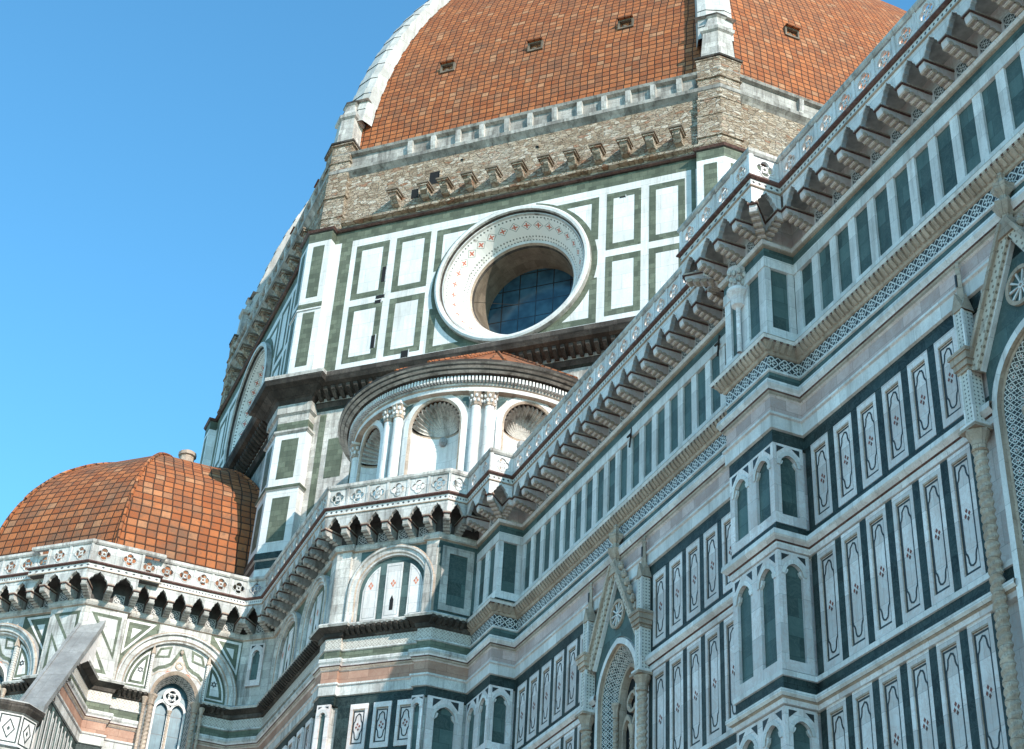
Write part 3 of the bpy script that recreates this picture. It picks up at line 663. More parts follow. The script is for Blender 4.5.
def gabled_window(c, label):
    fr = n0.sub(-c); zs, ri = 20.55, 1.65; DZ = -.42
    b = MB()
    b.ring(fr, [(-WH, 0), (WH, 0), (WH, 24.1), (-WH, 24.1)], jamb(1.32, zs, ri, 2.0), (0, 19), -.1, .0, 'white')
    splay(b, fr, jamb(1.32, zs, ri, 2.), jamb(1.27, zs, ri - .06, 2.), .0, -.03, 'tan')
    splay(b, fr, jamb(1.27, zs, ri - .06, 2.), jamb(.82, zs, ri - .55, 2.), -.03, -.36, 'mosaic')
    splay(b, fr, jamb(.82, zs, ri - .55, 2.), jamb(.7, zs, ri - .68, 2.), -.36, -.36, 'tan'); splay(b, fr, jamb(.7, zs, ri - .68, 2.), jamb(.66, zs, ri - .72, 2.), -.36, -.62, 'tan')
    A = jamb(1.5, zs, ri + .2, 12); B = jamb(1.32, zs, ri, 12)
    splay(b, fr, A, B, .12, .12, 'white'); splay(b, fr, A, [(x * 1.0, z) for x, z in A], .12, 0, 'white'); splay(b, fr, B, B, .12, 0, 'tan')
    b.box(fr, -1.4, 1.4, 20.72, 20.84, -.1, .05, 'tan') if False else None
    w_ = b.build('gabled_window', root, label)
    d = MB(); d.box(fr, -.8, .8, 2, 22.3, -.8, -.6, 'dark'); d.build('dark_interior', w_)
    t = MB()
    for s_ in (-1, 1):
        o = [(x + s_ * .34, z) for x, z in arch_pts(.34, 19.5, 'pointed', .55, 12., 12)]; q = [(x + s_ * .34, z) for x, z in arch_pts(.26, 19.45, 'pointed', .42, 12.0, 12)]
        t.ring(fr, o, q, (s_ * .34, 18), -.56, -.44, 'tan')
    t.ring(fr, [(.36 * math.cos(i * PI / 12), 20.38 + .36 * math.sin(i * PI / 12)) for i in range(24)], [(x, 20.38 + z) for x, z in quatre(.27, 24)], (0, 20.38), -.56, -.44, 'tan')
    p = fr.P(0, 0, -.46); column(t, p.x, p.y, 12, 19.1, .07, 36)
    t.build('tracery', w_)
    for s_ in (-1, 1):
        cb = MB(); p = fr.P(s_ * 1.95, 0, .2); column(cb, p.x, p.y, 12, 19.85, .15, 30.); cb.build('twisted_column', w_)
        cb = MB(); p = fr.P(s_ * .78, 0, -.28); column(cb, p.x, p.y, 12, 20.0, .085, 36.); cb.build('twisted_column', w_)
        pb = MB()
        f2 = fr.sub(s_ * 1.95)
        pb.box(f2, -.3, .3, 20.360, 20.440, -.0, .5, 'tan'); pb.box(f2, -.26, .26, 20.440, 20.540, -.0, .46, 'white')
        pb.box(f2, -.15, .15, 20.540, 21.930, 0, .36, 'dotpin'); pb.box(f2, -.17, -.12, 20.540, 21.930, .3, .385, 'white'); pb.box(f2, .12, .17, 20.540, 21.930, .3, .385, 'white')
        for q_, (zz, e) in enumerate(((21.930, .05), (22.030, .1), (22.180, .14), (22.360, .18))): pb.box(f2, -.15 - e, .15 + e, zz, zz + (.1, .15, .18, .1)[q_], 0, .36 + e, 'tan')
        pb.box(f2, -.14, .14, 22.460, 23.680, .02, .32, 'dotpin')
        for e in (-.14, .14): pb.box(f2, e - .025, e + .025, 22.460, 23.730, .28, .345, 'white')
        pb.prism(f2, [(-.2, 23.680), (.2, 23.680), (0, 24.200)], .0, .36, 'tan')
        for e in (-1, 1): pb.uprism(f2, [(-.02, 23.680), (.36, 23.680), (.17, 24.180)], e * .15 - .03, e * .15 + .03, 'tan')
        cc = f2.P(0, 0, .17); pb.lathe((cc.x, cc.y), [(.13, 23.980), (.1, 24.280), (.08, 24.930), (.1, 24.980), (.05, 25.030), (.06, 25.130), (0.01, 25.230)], 'tan', 4, smooth=False)
        pb.box(f2, -.025, .025, 24.430, 24.780, .17, .27, 'line')
        pb.build('pinnacle', w_)
    gb = MB()
    # rosette field between arch and rakes
    zr = lambda u: 24.95 - abs(u) * 1.72
    za = lambda u: max([z for x, z in [(0, 0)]] + [0])
    Aout = arch_pts(1.56, zs, 'pointed', ri + .25, None, 40)
    for (u0, z0), (u1, z1) in zip(Aout, Aout[1:]):
        if zr(u0) > z0 and zr(u1) > z1: gb.poly([fr.P(u0, z0, .08), fr.P(u1, z1, .08), fr.P(u1, zr(u1), .08), fr.P(u0, zr(u0), .08)], 'teal')
    rc_ = 23.25
    gb.ring(fr, [(.5 * math.cos(i * PI / 16), rc_ + .5 * math.sin(i * PI / 16)) for i in range(32)], [(.4 * math.cos(i * PI / 16), rc_ + .4 * math.sin(i * PI / 16)) for i in range(32)], (0, rc_), .08, .16, 'tan')
    for i in range(10):
        t = 2 * PI * i / 10; ca, sa = math.cos(t), math.sin(t)
        gb.prism(fr, [(ca * .06 - sa * .012, rc_ + sa * .06 + ca * .012), (ca * .06 + sa * .012, rc_ + sa * .06 - ca * .012), (ca * .42 + sa * .03, rc_ + sa * .42 - ca * .03), (ca * .42 - sa * .03, rc_ + sa * .42 + ca * .03)], .085, .13, 'white')
    gb.ring(fr, [(.09 * math.cos(i * PI / 8), rc_ + .09 * math.sin(i * PI / 8)) for i in range(16)], [(.04 * math.cos(i * PI / 8), rc_ + .04 * math.sin(i * PI / 8)) for i in range(16)], (0, rc_), .08, .14, 'white')
    for s_ in (-1, 1):
        lo = (s_ * 1.72, 21.9); hi = (0, 24.9); L = math.dist(lo, hi); dx, dz = (hi[0] - lo[0]) / L, (hi[1] - lo[1]) / L; px_, pz_ = s_ * dz, -s_ * dx * 1.0
        if pz_ < 0: px_, pz_ = -px_, -pz_
        def q(a, o): return (lo[0] + dx * a + px_ * o, lo[1] + dz * a + pz_ * o)
        for (o0, o1, n_, mt) in ((-.2, -.14, .2, 'white'), (-.14, .1, .3, 'dottan'), (.1, .2, .4, 'tan')):
            pts = [q(0, o0), q(L + .02, o0), q(L + .02, o1), q(0, o1)]
            gb.prism(fr, pts, .0, n_, mt)
        for i in range(7):
            a = .5 + i * (L - .8) / 6; u_, z_ = q(a, .28); pp = fr.P(u_, z_, .22); gb.blob(pp, .115, 'tan', (1, 1, 1.25)); pp = fr.P(*q(a + .1, .36), .22); gb.blob(pp, .07, 'tan')
    gb.prism(fr, [(-.3, 24.62), (.3, 24.62), (.14, 25.1), (-.14, 25.1)], 0, .36, 'tan'); pp = fr.P(0, 0, .22)
    gb.lathe((pp.x, pp.y), [(.1, 24.880), (.12, 25.180), (.2, 25.330), (.28, 25.530), (.14, 25.630), (.1, 25.780), (.22, 25.930), (.26, 26.080), (.12, 26.180), (.06, 26.330), (.1, 26.430), (.01, 26.530)], 'tan', 12, lobes=6, amp=.15)
    gb.build('gable', w_)
    return w_
gabled_window(WINC[0], 'nearer gabled window with mosaic jambs and twisted columns')
gabled_window(WINC[1], 'farther gabled window with mosaic jambs and twisted columns')

# body behind the long wall: aisle roof, clerestory
b = MB()
b.poly([(.0, -62, 32.2), (.0, 21.9, 32.2), (10, 21.9, 36), (10, -62, 36)], 'tile')
b.poly([(10, -62, 30), (10, 25, 30), (10, 25, 43.5), (10, -62, 43.5)], 'masonry'); b.poly([(10, -62, 43.5), (10, 25, 43.5), (21, 25, 47.5), (21, -62, 47.5)], 'tile'); b.poly([(32, -62, 43.5), (32, 25, 43.5), (21, 25, 47.5), (21, -62, 47.5)], 'tile')
b.poly([(32, -62, 30), (32, 25, 30), (32, 25, 43.5), (32, -62, 43.5)], 'masonry'); b.poly([(42, -62, 32.2), (42, 21.9, 32.2), (32, 21.9, 36), (32, -62, 36)], 'tile'); b.poly([(42, -62, 0), (42, 21.9, 0), (42, 21.9, 32.2), (42, -62, 32.2)], 'masonry')
b.poly([(0, -62, 0), (42, -62, 0), (42, -62, 32.2), (32, -62, 36), (32, -62, 43.5), (21, -62, 47.5), (10, -62, 43.5), (10, -62, 36), (0, -62, 32.2)], 'masonry')
b.build('nave_roof', root)

# ------------------------------------------------------------------ blind arches of the angled wall
def archivolt(mb, fr, c, ri, ro, zs, zb, pr=.28, m='aged', n=28):
    def P(r): return [(c + r, zb)] + [(c + r * math.cos(PI * i / n), zs + r * math.sin(PI * i / n)) for i in range(n + 1)] + [(c - r, zb)]
    st = [(ro, 0, None), (ro, pr * .8, 'grey'), (ro - .07, pr, 'tan'), (ro - .14, pr, m), (ro - .17, pr * .7, 'grime'), (ri + .12, pr * .7, m), (ri + .06, pr * .55, 'tan'), (ri, pr * .5, m), (ri, 0, m)]
    for (r0, a0, _), (r1, a1, mt) in zip(st, st[1:]):
        A, B = P(r0), P(r1)
        for x, y, z_, w_ in zip(A, A[1:], B, B[1:]): mb.poly([fr.P(*x, a0), fr.P(*y, a0), fr.P(*w_, a1), fr.P(*z_, a1)], mt)
def blind_arch(fr, c, ri, ro, zs, parent, name='blind_arch', label=None):
    b = MB(); archivolt(b, fr, c, ri, ro, zs, 27.1)
    k = ri / 1.5
    for d, w_ in ((-1.0, .34), (0, .36), (1.0, .32)):
        ce = c + d * k; hw = w_ * k
        zt = lambda u: zs + math.sqrt(max(.01, (ri - .18) ** 2 - (u - c) ** 2)) - .02
        top = [(ce + hw - 2 * hw * i / 8, min(zs + 1.2 * k, zt(ce + hw - 2 * hw * i / 8))) for i in range(9)]
        out = [(ce - hw, 27.22), (ce + hw, 27.22)] + top
        b.prism(fr, out, 0, .03, 'white')
        cz = (27.22 + top[4][1]) / 2; inn = [(ce + (u - ce) * .78, cz + (z - cz) * .9) for u, z in out]
        b.ribbon(fr, inn, .02, .03, 'grey'); zc = 28.72
        for dx, dz in ((.07, 0), (-.07, 0), (0, .1), (0, -.1)): b.prism(fr, [(ce + dx - .05, zc + dz), (ce + dx, zc + dz - .075), (ce + dx + .05, zc + dz), (ce + dx, zc + dz + .075)], .03, .038, 'coral')
        if d == 0: b.prism(fr, [(ce - .08, 27.55), (ce + .08, 27.55), (ce + .08, 28.0), (ce, 28.2), (ce - .08, 28.0)], .03, .04, 'dark')
    return b.build(name, parent, label)
def backing(fr, u0, u1, parent, m='teal', n_=.006):
    b = MB(); b.box(fr, u0, u1, 27.12, 30.31, 0, n_, m); b.build('green_backing', parent)
backing(fD, -3.75, -.05, block); backing(fW, -2.67, -1.0, block); backing(fN, -29.7, -26.0, block, 'sage'); backing(fN, -33.8, -30.0, block, 'sage')
blind_arch(fD, -2.15, 1.5, 1.95, 28.42, block)
for yc in (27.75, 31.9): blind_arch(fN, -yc, 1.45, 1.85, 28.42, block)
# framed green panel beside the pier, small lancets below, inlaid panels
b = MB(); b.ring(fW, [(-2.5, 27.3), (-1.15, 27.3), (-1.15, 30.1), (-2.5, 30.1)], [(-2.2, 27.55), (-1.42, 27.55), (-1.42, 29.8), (-2.2, 29.8)], (-1.8, 28.7), 0, .06, 'grime')
b.poly([fW.P(-2.2, 27.55, .01), fW.P(-1.42, 27.55, .01), fW.P(-1.42, 29.8, .01), fW.P(-2.2, 29.8, .01)], 'teal'); b.build('green_panel', block)
b = MB(); fp = Fr(-2.678, 21.99, -1, -1); b.box(fp, -.5, -.05, 27.2, 30.15, 0, .04, 'grime'); b.build('marble_strip', block)
for f_, u0, u1, hw, z0, z1 in ((fW, -2.6, -1.15, .42, 21.3, 23.72), (fp, -.52, -.03, .12, 21.3, 23.72), (Fr(-5.89, 25.273, -1, -1), .02, .6, .12, 21.3, 23.72), (fW, -2.6, -1.15, .42, 17.2, 20.45), (fK, -1.2, -.45, .2, 28.05, 30.1), (fK, -1.3, -.4, .2, 21.3, 23.7)):
    b = MB(); f2 = Fr(f_.o.x + f_.n.x * .105, f_.o.y + f_.n.y * .105, f_.n.x, f_.n.y); lancet(b, f2, u0, u1, z0, z1, hw); b.build('blind_lancet', block)
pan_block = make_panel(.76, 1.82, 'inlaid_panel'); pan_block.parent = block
fst = True
for u in (-3.05, -2.06, -1.06):
    f2 = Fr(fD.o.x + fD.n.x * .03, fD.o.y + fD.n.y * .03, -1, -1); o = place(pan_block, f2, u, 21.9, fst); fst = False; o.parent = block
for y_ in (26.9, 28.1, 29.3, 30.5, 31.7, 32.9):
    f2 = Fr(-5.77, 0, -1, 0); o = place(pan_block, f2, -y_, 21.9, False); o.parent = block
b = MB()
for a_, b_ in ((-4.0, -3.46), (-2.64, -2.47), (-1.65, -1.47), (-.64, -.2)): b = MB(); b.box(fD, a_, b_, 21.25, 23.72, -.1, .01, 'green'); b.build('green_inlay_strip', block)
b = MB(); b.box(fD, -4.0, -.2, 21.25, 21.88, -.1, .005, 'green'); b.build('green_inlay_strip', block)

# ------------------------------------------------------------------ apse wall: tall arch, lunette, traceried window
def star(b, fr, u, z, r, n, m):
    for k_ in (0, 1): b.ribbon(fr, [(u + r * math.cos(PI / 2 + k_ * PI + i * 2 * PI / 3), z + r * math.sin(PI / 2 + k_ * PI + i * 2 * PI / 3)) for i in range(3)], r * .22, n + k_ * .002, m)
def apse_bay(fr, c, lo, hi):
    b = MB(); zs, ri, ro = 27.25, 2.3, 2.78
    archivolt(b, fr, c, ri, ro, zs, 27.1, .34, 'aged', 40); b.build('blind_arch', apse)
    b = MB(); op = [(c + u, z) for u, z in jamb(.95, 26.95, 1.12, 18)]
    b.ring(fr, [(c - AW, 12), (c + AW, 12), (c + AW, 30.32), (c - AW, 30.32)], op, (c, 24), -.1, .02, 'aged')
    A = op; B = [(c + u, z) for u, z in jamb(.74, 26.95, .88, 18)]
    splay(b, fr, A, B, .1, -.35, 'mosaic'); A2 = [(c + u, z) for u, z in jamb(1.1, 26.95, 1.28, 18)]; splay(b, fr, A2, A, .2, .1, 'tan'); A3 = [(c + u, z) for u, z in jamb(1.18, 26.95, 1.36, 18)]; splay(b, fr, A3, A2, .02, .2, 'white')
    w_ = b.build('traceried_window', apse)
    t = MB()
    for s_ in (-1, 1):
        o = [(c + x + s_ * .36, z) for x, z in arch_pts(.37, 26.55, 'pointed', .5, 18, 14)]; q = [(c + x + s_ * .36, z) for x, z in arch_pts(.28, 26.5, 'pointed', .4, 18.0, 14)]
        t.ring(fr, o, q, (c + s_ * .36, 23), -.55, -.42, 'white')
    t.ring(fr, [(c + .4 * math.cos(i * PI / 12), 27.2 + .4 * math.sin(i * PI / 12)) for i in range(24)], [(c + x, 27.2 + z) for x, z in quatre(.3, 24)], (c, 27.2), -.5, -.38, 'white')
    t.ring(fr, [(c + x, 27.2 + z) for x, z in quatre(.2, 24, PI / 4)], [(c + x, 27.2 + z) for x, z in quatre(.12, 24)], (c, 27.2), -.5, -.4, 'white')
    for k_ in range(4):
        a = PI / 4 + k_ * PI / 2; t.ribbon(fr, [(c + .1 * math.cos(a), 27.2 + .1 * math.sin(a)), (c + .38 * math.cos(a), 27.2 + .38 * math.sin(a))], .05, -.42, 'white', False, .05)
    t.ring(fr, [(c + u, z) for u, z in jamb(.76, 26.95, .9, 26)], [(c + .39 * math.cos(i * PI / 12), 27.2 + .39 * math.sin(i * PI / 12)) for i in range(24)], (c, 27.2), -.52, -.45, 'dark') if False else None
    pm = fr.P(c, 0, -.42); column(t, pm.x, pm.y, 21, 26.3, .06, 40, 'tan', .25)
    for s_ in (-1, 1):
        pm = fr.P(c + s_ * .98, 0, .22); column(t, pm.x, pm.y, 21, 26.4, .12, 32, 'tan', .5)
        pm = fr.P(c + s_ * 1.28, 0, .3); column(t, pm.x, pm.y, 21, 26.3, .07, 40, 'tan', .4)
    t.build('tracery', w_)
    g_ = MB(); g_.poly([fr.P(c - .8, 18, -.6), fr.P(c + .8, 18, -.6), fr.P(c + .8, 28, -.6), fr.P(c - .8, 28, -.6)], 'pane'); g_.build('glass_pane', w_)
    # lunette inlay
    l = MB()
    for s_ in (-1, 1):
        rr = ri - .1; u0 = 1.38
        arc = [(c + s_ * rr * math.cos(a), zs + rr * math.sin(a)) for a in [math.acos(u0 / rr) * i / 10 for i in range(11)]]
        out = [(c + s_ * u0, zs + .02)] + arc; l.prism(fr, out if s_ > 0 else out[::-1], 0, .03, 'white')
        r2 = rr - .14; u2 = u0 + .1; arc = [(c + s_ * r2 * math.cos(a), max(zs + .14, zs + r2 * math.sin(a))) for a in [math.acos(u2 / r2) * i / 10 for i in range(11)]]
        l.ribbon(fr, [(c + s_ * u2, zs + .14)] + arc, .13, .03, 'sage'); star(l, fr, c + s_ * 1.68, zs + .75, .13, .04, 'line')
        # thin pinnacle beside the window
        l.box(fr, c + s_ * 1.27 - .06, c + s_ * 1.27 + .06, zs - .3, zs + 1.55, .02, .2, 'dotpin'); l.prism(fr, [(c + s_ * 1.27 - .1, zs + 1.55), (c + s_ * 1.27 + .1, zs + 1.55), (c + s_ * 1.27, zs + 2.0)], .02, .22, 'tan')
        # ogee bands
        og = [(c + s_ * 1.12, zs + .8), (c + s_ * .9, zs + 1.02), (c + s_ * .62, zs + 1.12), (c + s_ * .36, zs + 1.32), (c + s_ * .16, zs + 1.72), (c, zs + 2.05)]
        l.ribbon(fr, og, .15, .03, 'sage', False); og2 = [(u, z - .2) for u, z in og]; l.ribbon(fr, og2, .04, .03, 'tan', False)
        l.ribbon(fr, [(c + s_ * .55, zs + 1.62), (c + s_ * .5, zs + 2.06), (c + s_ * .95, zs + 1.9), (c + s_ * 1.1, zs + 1.5)], .1, .03, 'sage')
        l.prism(fr, [(c + s_ * .75, zs + .62), (c + s_ * .5, zs + .95), (c + s_ * .36, zs + .98), (c + s_ * .38, zs + .9)][::s_], .03, .04, 'coral')
        # spandrel triangles
        x0 = hi if s_ > 0 else lo; x0 -= s_ * .12
        lim = abs(x0 - c); zt = 30.18
        if lim > 1.7:
            u1 = c + s_ * max(1.25, lim - 1.5)
            tri = [(x0, zt), (u1, zt), (x0, zs + 1.75 if lim > 2.5 else zs + 2.25)]
            zz = lambda u: zs + math.sqrt(max(0, (ro + .1) ** 2 - (u - c) ** 2))
            tri = [(x0, zt), (c + s_ * 1.45, zt), (x0, max(28.2, zz(x0) + .25))]
            cx_ = sum(q[0] for q in tri) / 3; cz_ = sum(q[1] for q in tri) / 3
            l.ribbon(fr, tri, .12, .008, 'white'); l.prism(fr, [(cx_ + (u - cx_) * .35, cz_ + (z - cz_) * .35) for u, z in tri], 0, .014, 'white')
    l.ring(fr, [(c + .2 * math.cos(i * PI / 10), zs + 1.28 + .2 * math.sin(i * PI / 10)) for i in range(20)], [(c + x, zs + 1.28 + z) for x, z in quatre(.12, 20)], (c, zs + 1.28), .02, .06, 'tan')
    pp = fr.P(c, zs + 1.55 + .35, .12); l.blob(pp, .08, 'tan', (1, 1, 1.4)); l.build('lunette_inlay', apse)
for f_, u0, u1 in ((fA, -12.38, AC - AW), (fA, AC + AW, -6.96), (fQ, -5.64, QC - AW), (fQ, QC + AW, -.02)): backing(f_, u0, u1, apse, 'sage')
for f_, u0, u1 in ((fP, -14.15, -12.45), (fP2, -1.8, -.05)):
    b = MB(); b.box(f_, u0 + .08, u1 - .08, 27.2, 30.25, 0, .02, 'aged'); b.ribbon(f_, [(u0 + .3, 30.0), (u1 - .25, 30.0), (u1 - .25, 28.2)], .16, .02, 'sage'); b.ribbon(f_, [(u0 + .3, 27.4), (u0 + .3, 29.0), (u1 - .5, 27.4)], .16, .02, 'sage'); b.build('marble_panel', apse)
apse_bay(fA, AC, -12.4, -6.94); apse_bay(fQ, QC, -5.65, 0)

# ---- sloping buttress with its pier
K = Vector((-14.14, 36.1)); UU = Vector((-.3827, -.9239)); NN = Vector((.9239, -.3827))
def KB(u, o): q = K + UU * u + NN * o; return (q.x, q.y)
zt = lambda u: 29.75 - 1.085 * u
bt = MB()
fS = Fr(*KB(0, .3), NN.x, NN.y)       # u of this frame runs back towards the wall
U1 = 5.75
bt.prism(fS, [(-U1, 0), (.6, 0), (.6, zt(-.6) - .3), (-U1, zt(U1) - .3)], -.42, .5, 'white', back=True)
P = block_up
for (a0, z0, _), (a1, z1, mt) in zip(P, P[1:]):
    if z1 < 12 or z1 > 27.03: continue
    ue = (29.75 - max(z0, z1) - .28) / 1.085
    if ue > .3: bt.sweep([KB(-.6, .8), KB(min(ue, U1), .8)], [(max(a0, 0) + .0, z0), (max(a1, 0) + .0, z1)], [mt])
for i in range(9):
    u_ = .8 + i * .55; zz = min(24.0, zt(u_ + .35) - .5); bt.box(fS, -u_ - .3, -u_, 20, zz, .5, .53, 'green' if i % 2 else 'teal')
    bt.box(fS, -u_ - .2, -u_ - .1, 20.2, zz - .15, .5, .545, 'white')
buttress = bt.build('buttress', root, 'sloping marble buttress with a pier at its foot')
sl_ = MB()
sl_.prism(fS, [(-U1 - .1, zt(U1 + .1) - .28), (.7, zt(-.7) - .28), (.7, zt(-.7)), (-U1 - .1, zt(U1 + .1))], -.5, .62, 'lead', back=True)
dz = .07
sl_.prism(fS, [(-U1 - .1, zt(U1 + .1)), (.7, zt(-.7)), (.7, zt(-.7) + dz), (-U1 - .1, zt(U1 + .1) + dz)], .38, .62, 'lead', back=True)
sl_.prism(fS, [(-U1 - .1, zt(U1 + .1)), (.7, zt(-.7)), (.7, zt(-.7) + dz), (-U1 - .1, zt(U1 + .1) + dz)], -.5, -.36, 'lead', back=True)
sl_.build('sloping_slab', buttress)
tu = MB(); TC = (-16.75, 30.1)
oc = lambda r: [(TC[0] - r * math.cos(R(22.5 + 45 * i)), TC[1] + r * math.sin(R(22.5 + 45 * i))) for i in range(8)]
tu.sweep(oc(1.12)[::1], [(0, 0), (0, 20.9), (.1, 20.95), (.16, 21.1), (.16, 21.2), (.0, 21.3), (0, 22.5), (.08, 22.55), (.2, 22.72), (.24, 22.9), (.1, 23.0), (-1.1, 23.06)], ['white', 'grey', 'grime', 'green', 'grey', 'white', 'grime', 'black', 'black', 'grime', 'grime'], closed=True)
ap_ = 1.12 * math.cos(PI / 8)
for i in range(8):
    a = PI * i / 4 + PI; ff = Fr(TC[0] + ap_ * math.cos(a), TC[1] + ap_ * math.sin(a), math.cos(a), math.sin(a))
    tu.ribbon(ff, [(-.36, 21.4), (.36, 21.4), (.36, 22.42), (-.36, 22.42)], .06, 0, 'green'); tu.ribbon(ff, [(-.22, 21.91), (0, 21.55), (.22, 21.91), (0, 22.27)], .05, 0, 'green'); tu.prism(ff, [(-.06, 21.91), (0, 21.8), (.06, 21.91), (0, 22.02)], 0, .008, 'green')
tu.lathe(TC, [(.5, 23.03), (.48, 23.15), (.3, 23.3), (.1, 23.36)], 'lead', 16)
tu.build('octagonal_pier', buttress)

# ------------------------------------------------------------------ small dome over the apse
def apse_dome():
    b = MB(); prof = [(10.2, 32.2), (10.15, 33.5), (9.9, 35.4), (9.45, 37.3), (8.6, 39.2), (7.3, 40.9), (5.55, 42.3), (3.5, 43.3), (1.7, 43.85), (.0, 44.0)]
    # resample
    pts = []
    for (r0, z0), (r1, z1) in zip(prof, prof[1:]):
        for i in range(5): pts.append((r0 + (r1 - r0) * i / 5, z0 + (z1 - z0) * i / 5))
    pts.append(prof[-1])
    for _ in range(3): pts = [pts[0]] + [((a[0] + 2 * b_[0] + c_[0]) / 4, (a[1] + 2 * b_[1] + c_[1]) / 4) for a, b_, c_ in zip(pts, pts[1:], pts[2:])] + [pts[-1]]
    s_ = 0; ss = [0]
    for a, c_ in zip(pts, pts[1:]): s_ += math.dist((a[0] * .924, a[1]), (c_[0] * .924, c_[1])); ss.append(s_)
    for f in range(8):
        a0, a1 = R(180 + 22.5 + 45 * f), R(180 + 67.5 + 45 * f)
        for i in range(len(pts) - 1):
            (r0, z0), (r1, z1) = pts[i], pts[i + 1]
            p = [(T[0] + r * math.cos(a), T[1] + r * math.sin(a), z) for r, a, z in ((r0, a0, z0), (r0, a1, z0), (r1, a1, z1), (r1, a0, z1))]
            h = math.sin(PI / 8); b.poly(p, 'tile_small', [(f * 50 - r0 * h, ss[i]), (f * 50 + r0 * h, ss[i]), (f * 50 + r1 * h, ss[i + 1]), (f * 50 - r1 * h, ss[i + 1])])
    o = b.build('small_dome', root, 'smaller dome of old orange tiles over the apse')
    for f in range(8):
        a = R(180 + 22.5 + 45 * f); h = MB()
        h.tube([(T[0] + (r + .02) * math.cos(a), T[1] + (r + .02) * math.sin(a), z + .02) for r, z in pts[:-2]], .1, 'tile_small', 6); h.build('ridge', o)
    c_ = MB(); c_.lathe((T[0], T[1]), [(.45, 43.4), (.42, 45.3), (.52, 45.35), (.52, 45.55), (.2, 45.75)], 'tan', 10); c_.build('stone_cap', o)
    rf = MB(); rf.poly([(-6.6, 25.4, 32.1), (-2.5, 21.9, 32.1), (10, 21.9, 32.1), (10, 60, 32.1), (-20, 60, 32.1), (-20.5, 43, 32.1), (-14, 36.3, 32.1), (-6.8, 36, 32.1)], 'grey'); rf.build('terrace', o) if False else rf.build('flat_terrace', root)
    return o
apse_dome()

# ------------------------------------------------------------------ the drum
O = (21., 47.287); RC = 29.79; AP = RC * math.cos(PI / 8); HS = RC * math.sin(PI / 8)
octo = lambda r: [(O[0] - r * math.cos(R(22.5 + 45 * i)), O[1] + r * math.sin(R(22.5 + 45 * i))) for i in range(8)]
db = MB()
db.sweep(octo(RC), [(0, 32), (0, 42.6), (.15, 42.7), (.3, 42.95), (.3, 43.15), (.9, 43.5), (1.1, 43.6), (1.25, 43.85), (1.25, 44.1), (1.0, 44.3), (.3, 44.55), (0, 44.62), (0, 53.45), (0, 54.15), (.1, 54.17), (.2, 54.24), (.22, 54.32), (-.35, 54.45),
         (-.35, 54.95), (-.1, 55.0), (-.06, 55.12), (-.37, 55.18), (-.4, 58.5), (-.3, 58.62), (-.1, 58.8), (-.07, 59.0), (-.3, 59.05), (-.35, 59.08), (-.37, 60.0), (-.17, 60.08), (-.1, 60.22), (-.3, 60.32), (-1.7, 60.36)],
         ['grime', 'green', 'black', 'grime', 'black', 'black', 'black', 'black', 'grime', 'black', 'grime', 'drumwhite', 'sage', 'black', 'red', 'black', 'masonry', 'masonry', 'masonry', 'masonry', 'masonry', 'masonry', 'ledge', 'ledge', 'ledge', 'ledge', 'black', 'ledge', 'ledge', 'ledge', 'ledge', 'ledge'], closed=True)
# the drum proper is open where its round windows sit: cut the marble quads of the visible faces
keep = []
FACES = {'NW': R(225), 'N': R(180), 'W': R(270), 'NE': R(135)}
OCT = .45; OCZ = 49.0
def face(k_): a = FACES[k_]; return Fr(O[0] + AP * math.cos(a), O[1] + AP * math.sin(a), math.cos(a), math.sin(a))
for i, f_ in enumerate(db.f):
    zs_ = [db.v[q][2] for q in f_]
    hit = abs(min(zs_) - 44.62) < .01 and abs(max(zs_) - 53.45) < .01
    if hit:
        c = sum((Vector(db.v[q]) for q in f_), Vector()) / 4 - Vector((O[0], O[1], 0)); an = math.atan2(c.y, c.x) % (2 * PI)
        if any(abs(an - (a % (2 * PI))) < .1 for a in FACES.values()): continue
    keep.append(i)
db.uvs = {n_: db.uvs[i] for n_, i in enumerate(keep) if i in db.uvs}; db.f = [db.f[i] for i in keep]; db.m = [db.m[i] for i in keep]
circ = lambda r, n=56: [(OCT + r * math.cos(2 * PI * i / n), OCZ + r * math.sin(2 * PI * i / n)) for i in range(n)]
for k_ in FACES:
    db.ring(face(k_), [(-HS, 44.62), (HS, 44.62), (HS, 53.45), (-HS, 53.45)], circ(4.0), (OCT, OCZ), -.3, 0, 'drumwhite')
drum = db.build('drum', root, 'eight-sided drum under the great dome, marble below and bare rough masonry above')
def rect_ring(mb, fr, u0, u1, z0, z1, w, n0_, n1_, m_): mb.ring(fr, [(u0, z0), (u1, z0), (u1, z1), (u0, z1)], [(u0 + w, z0 + w), (u1 - w, z0 + w), (u1 - w, z1 - w), (u0 + w, z1 - w)], ((u0 + u1) / 2, (z0 + z1) / 2), n0_, n1_, m_)
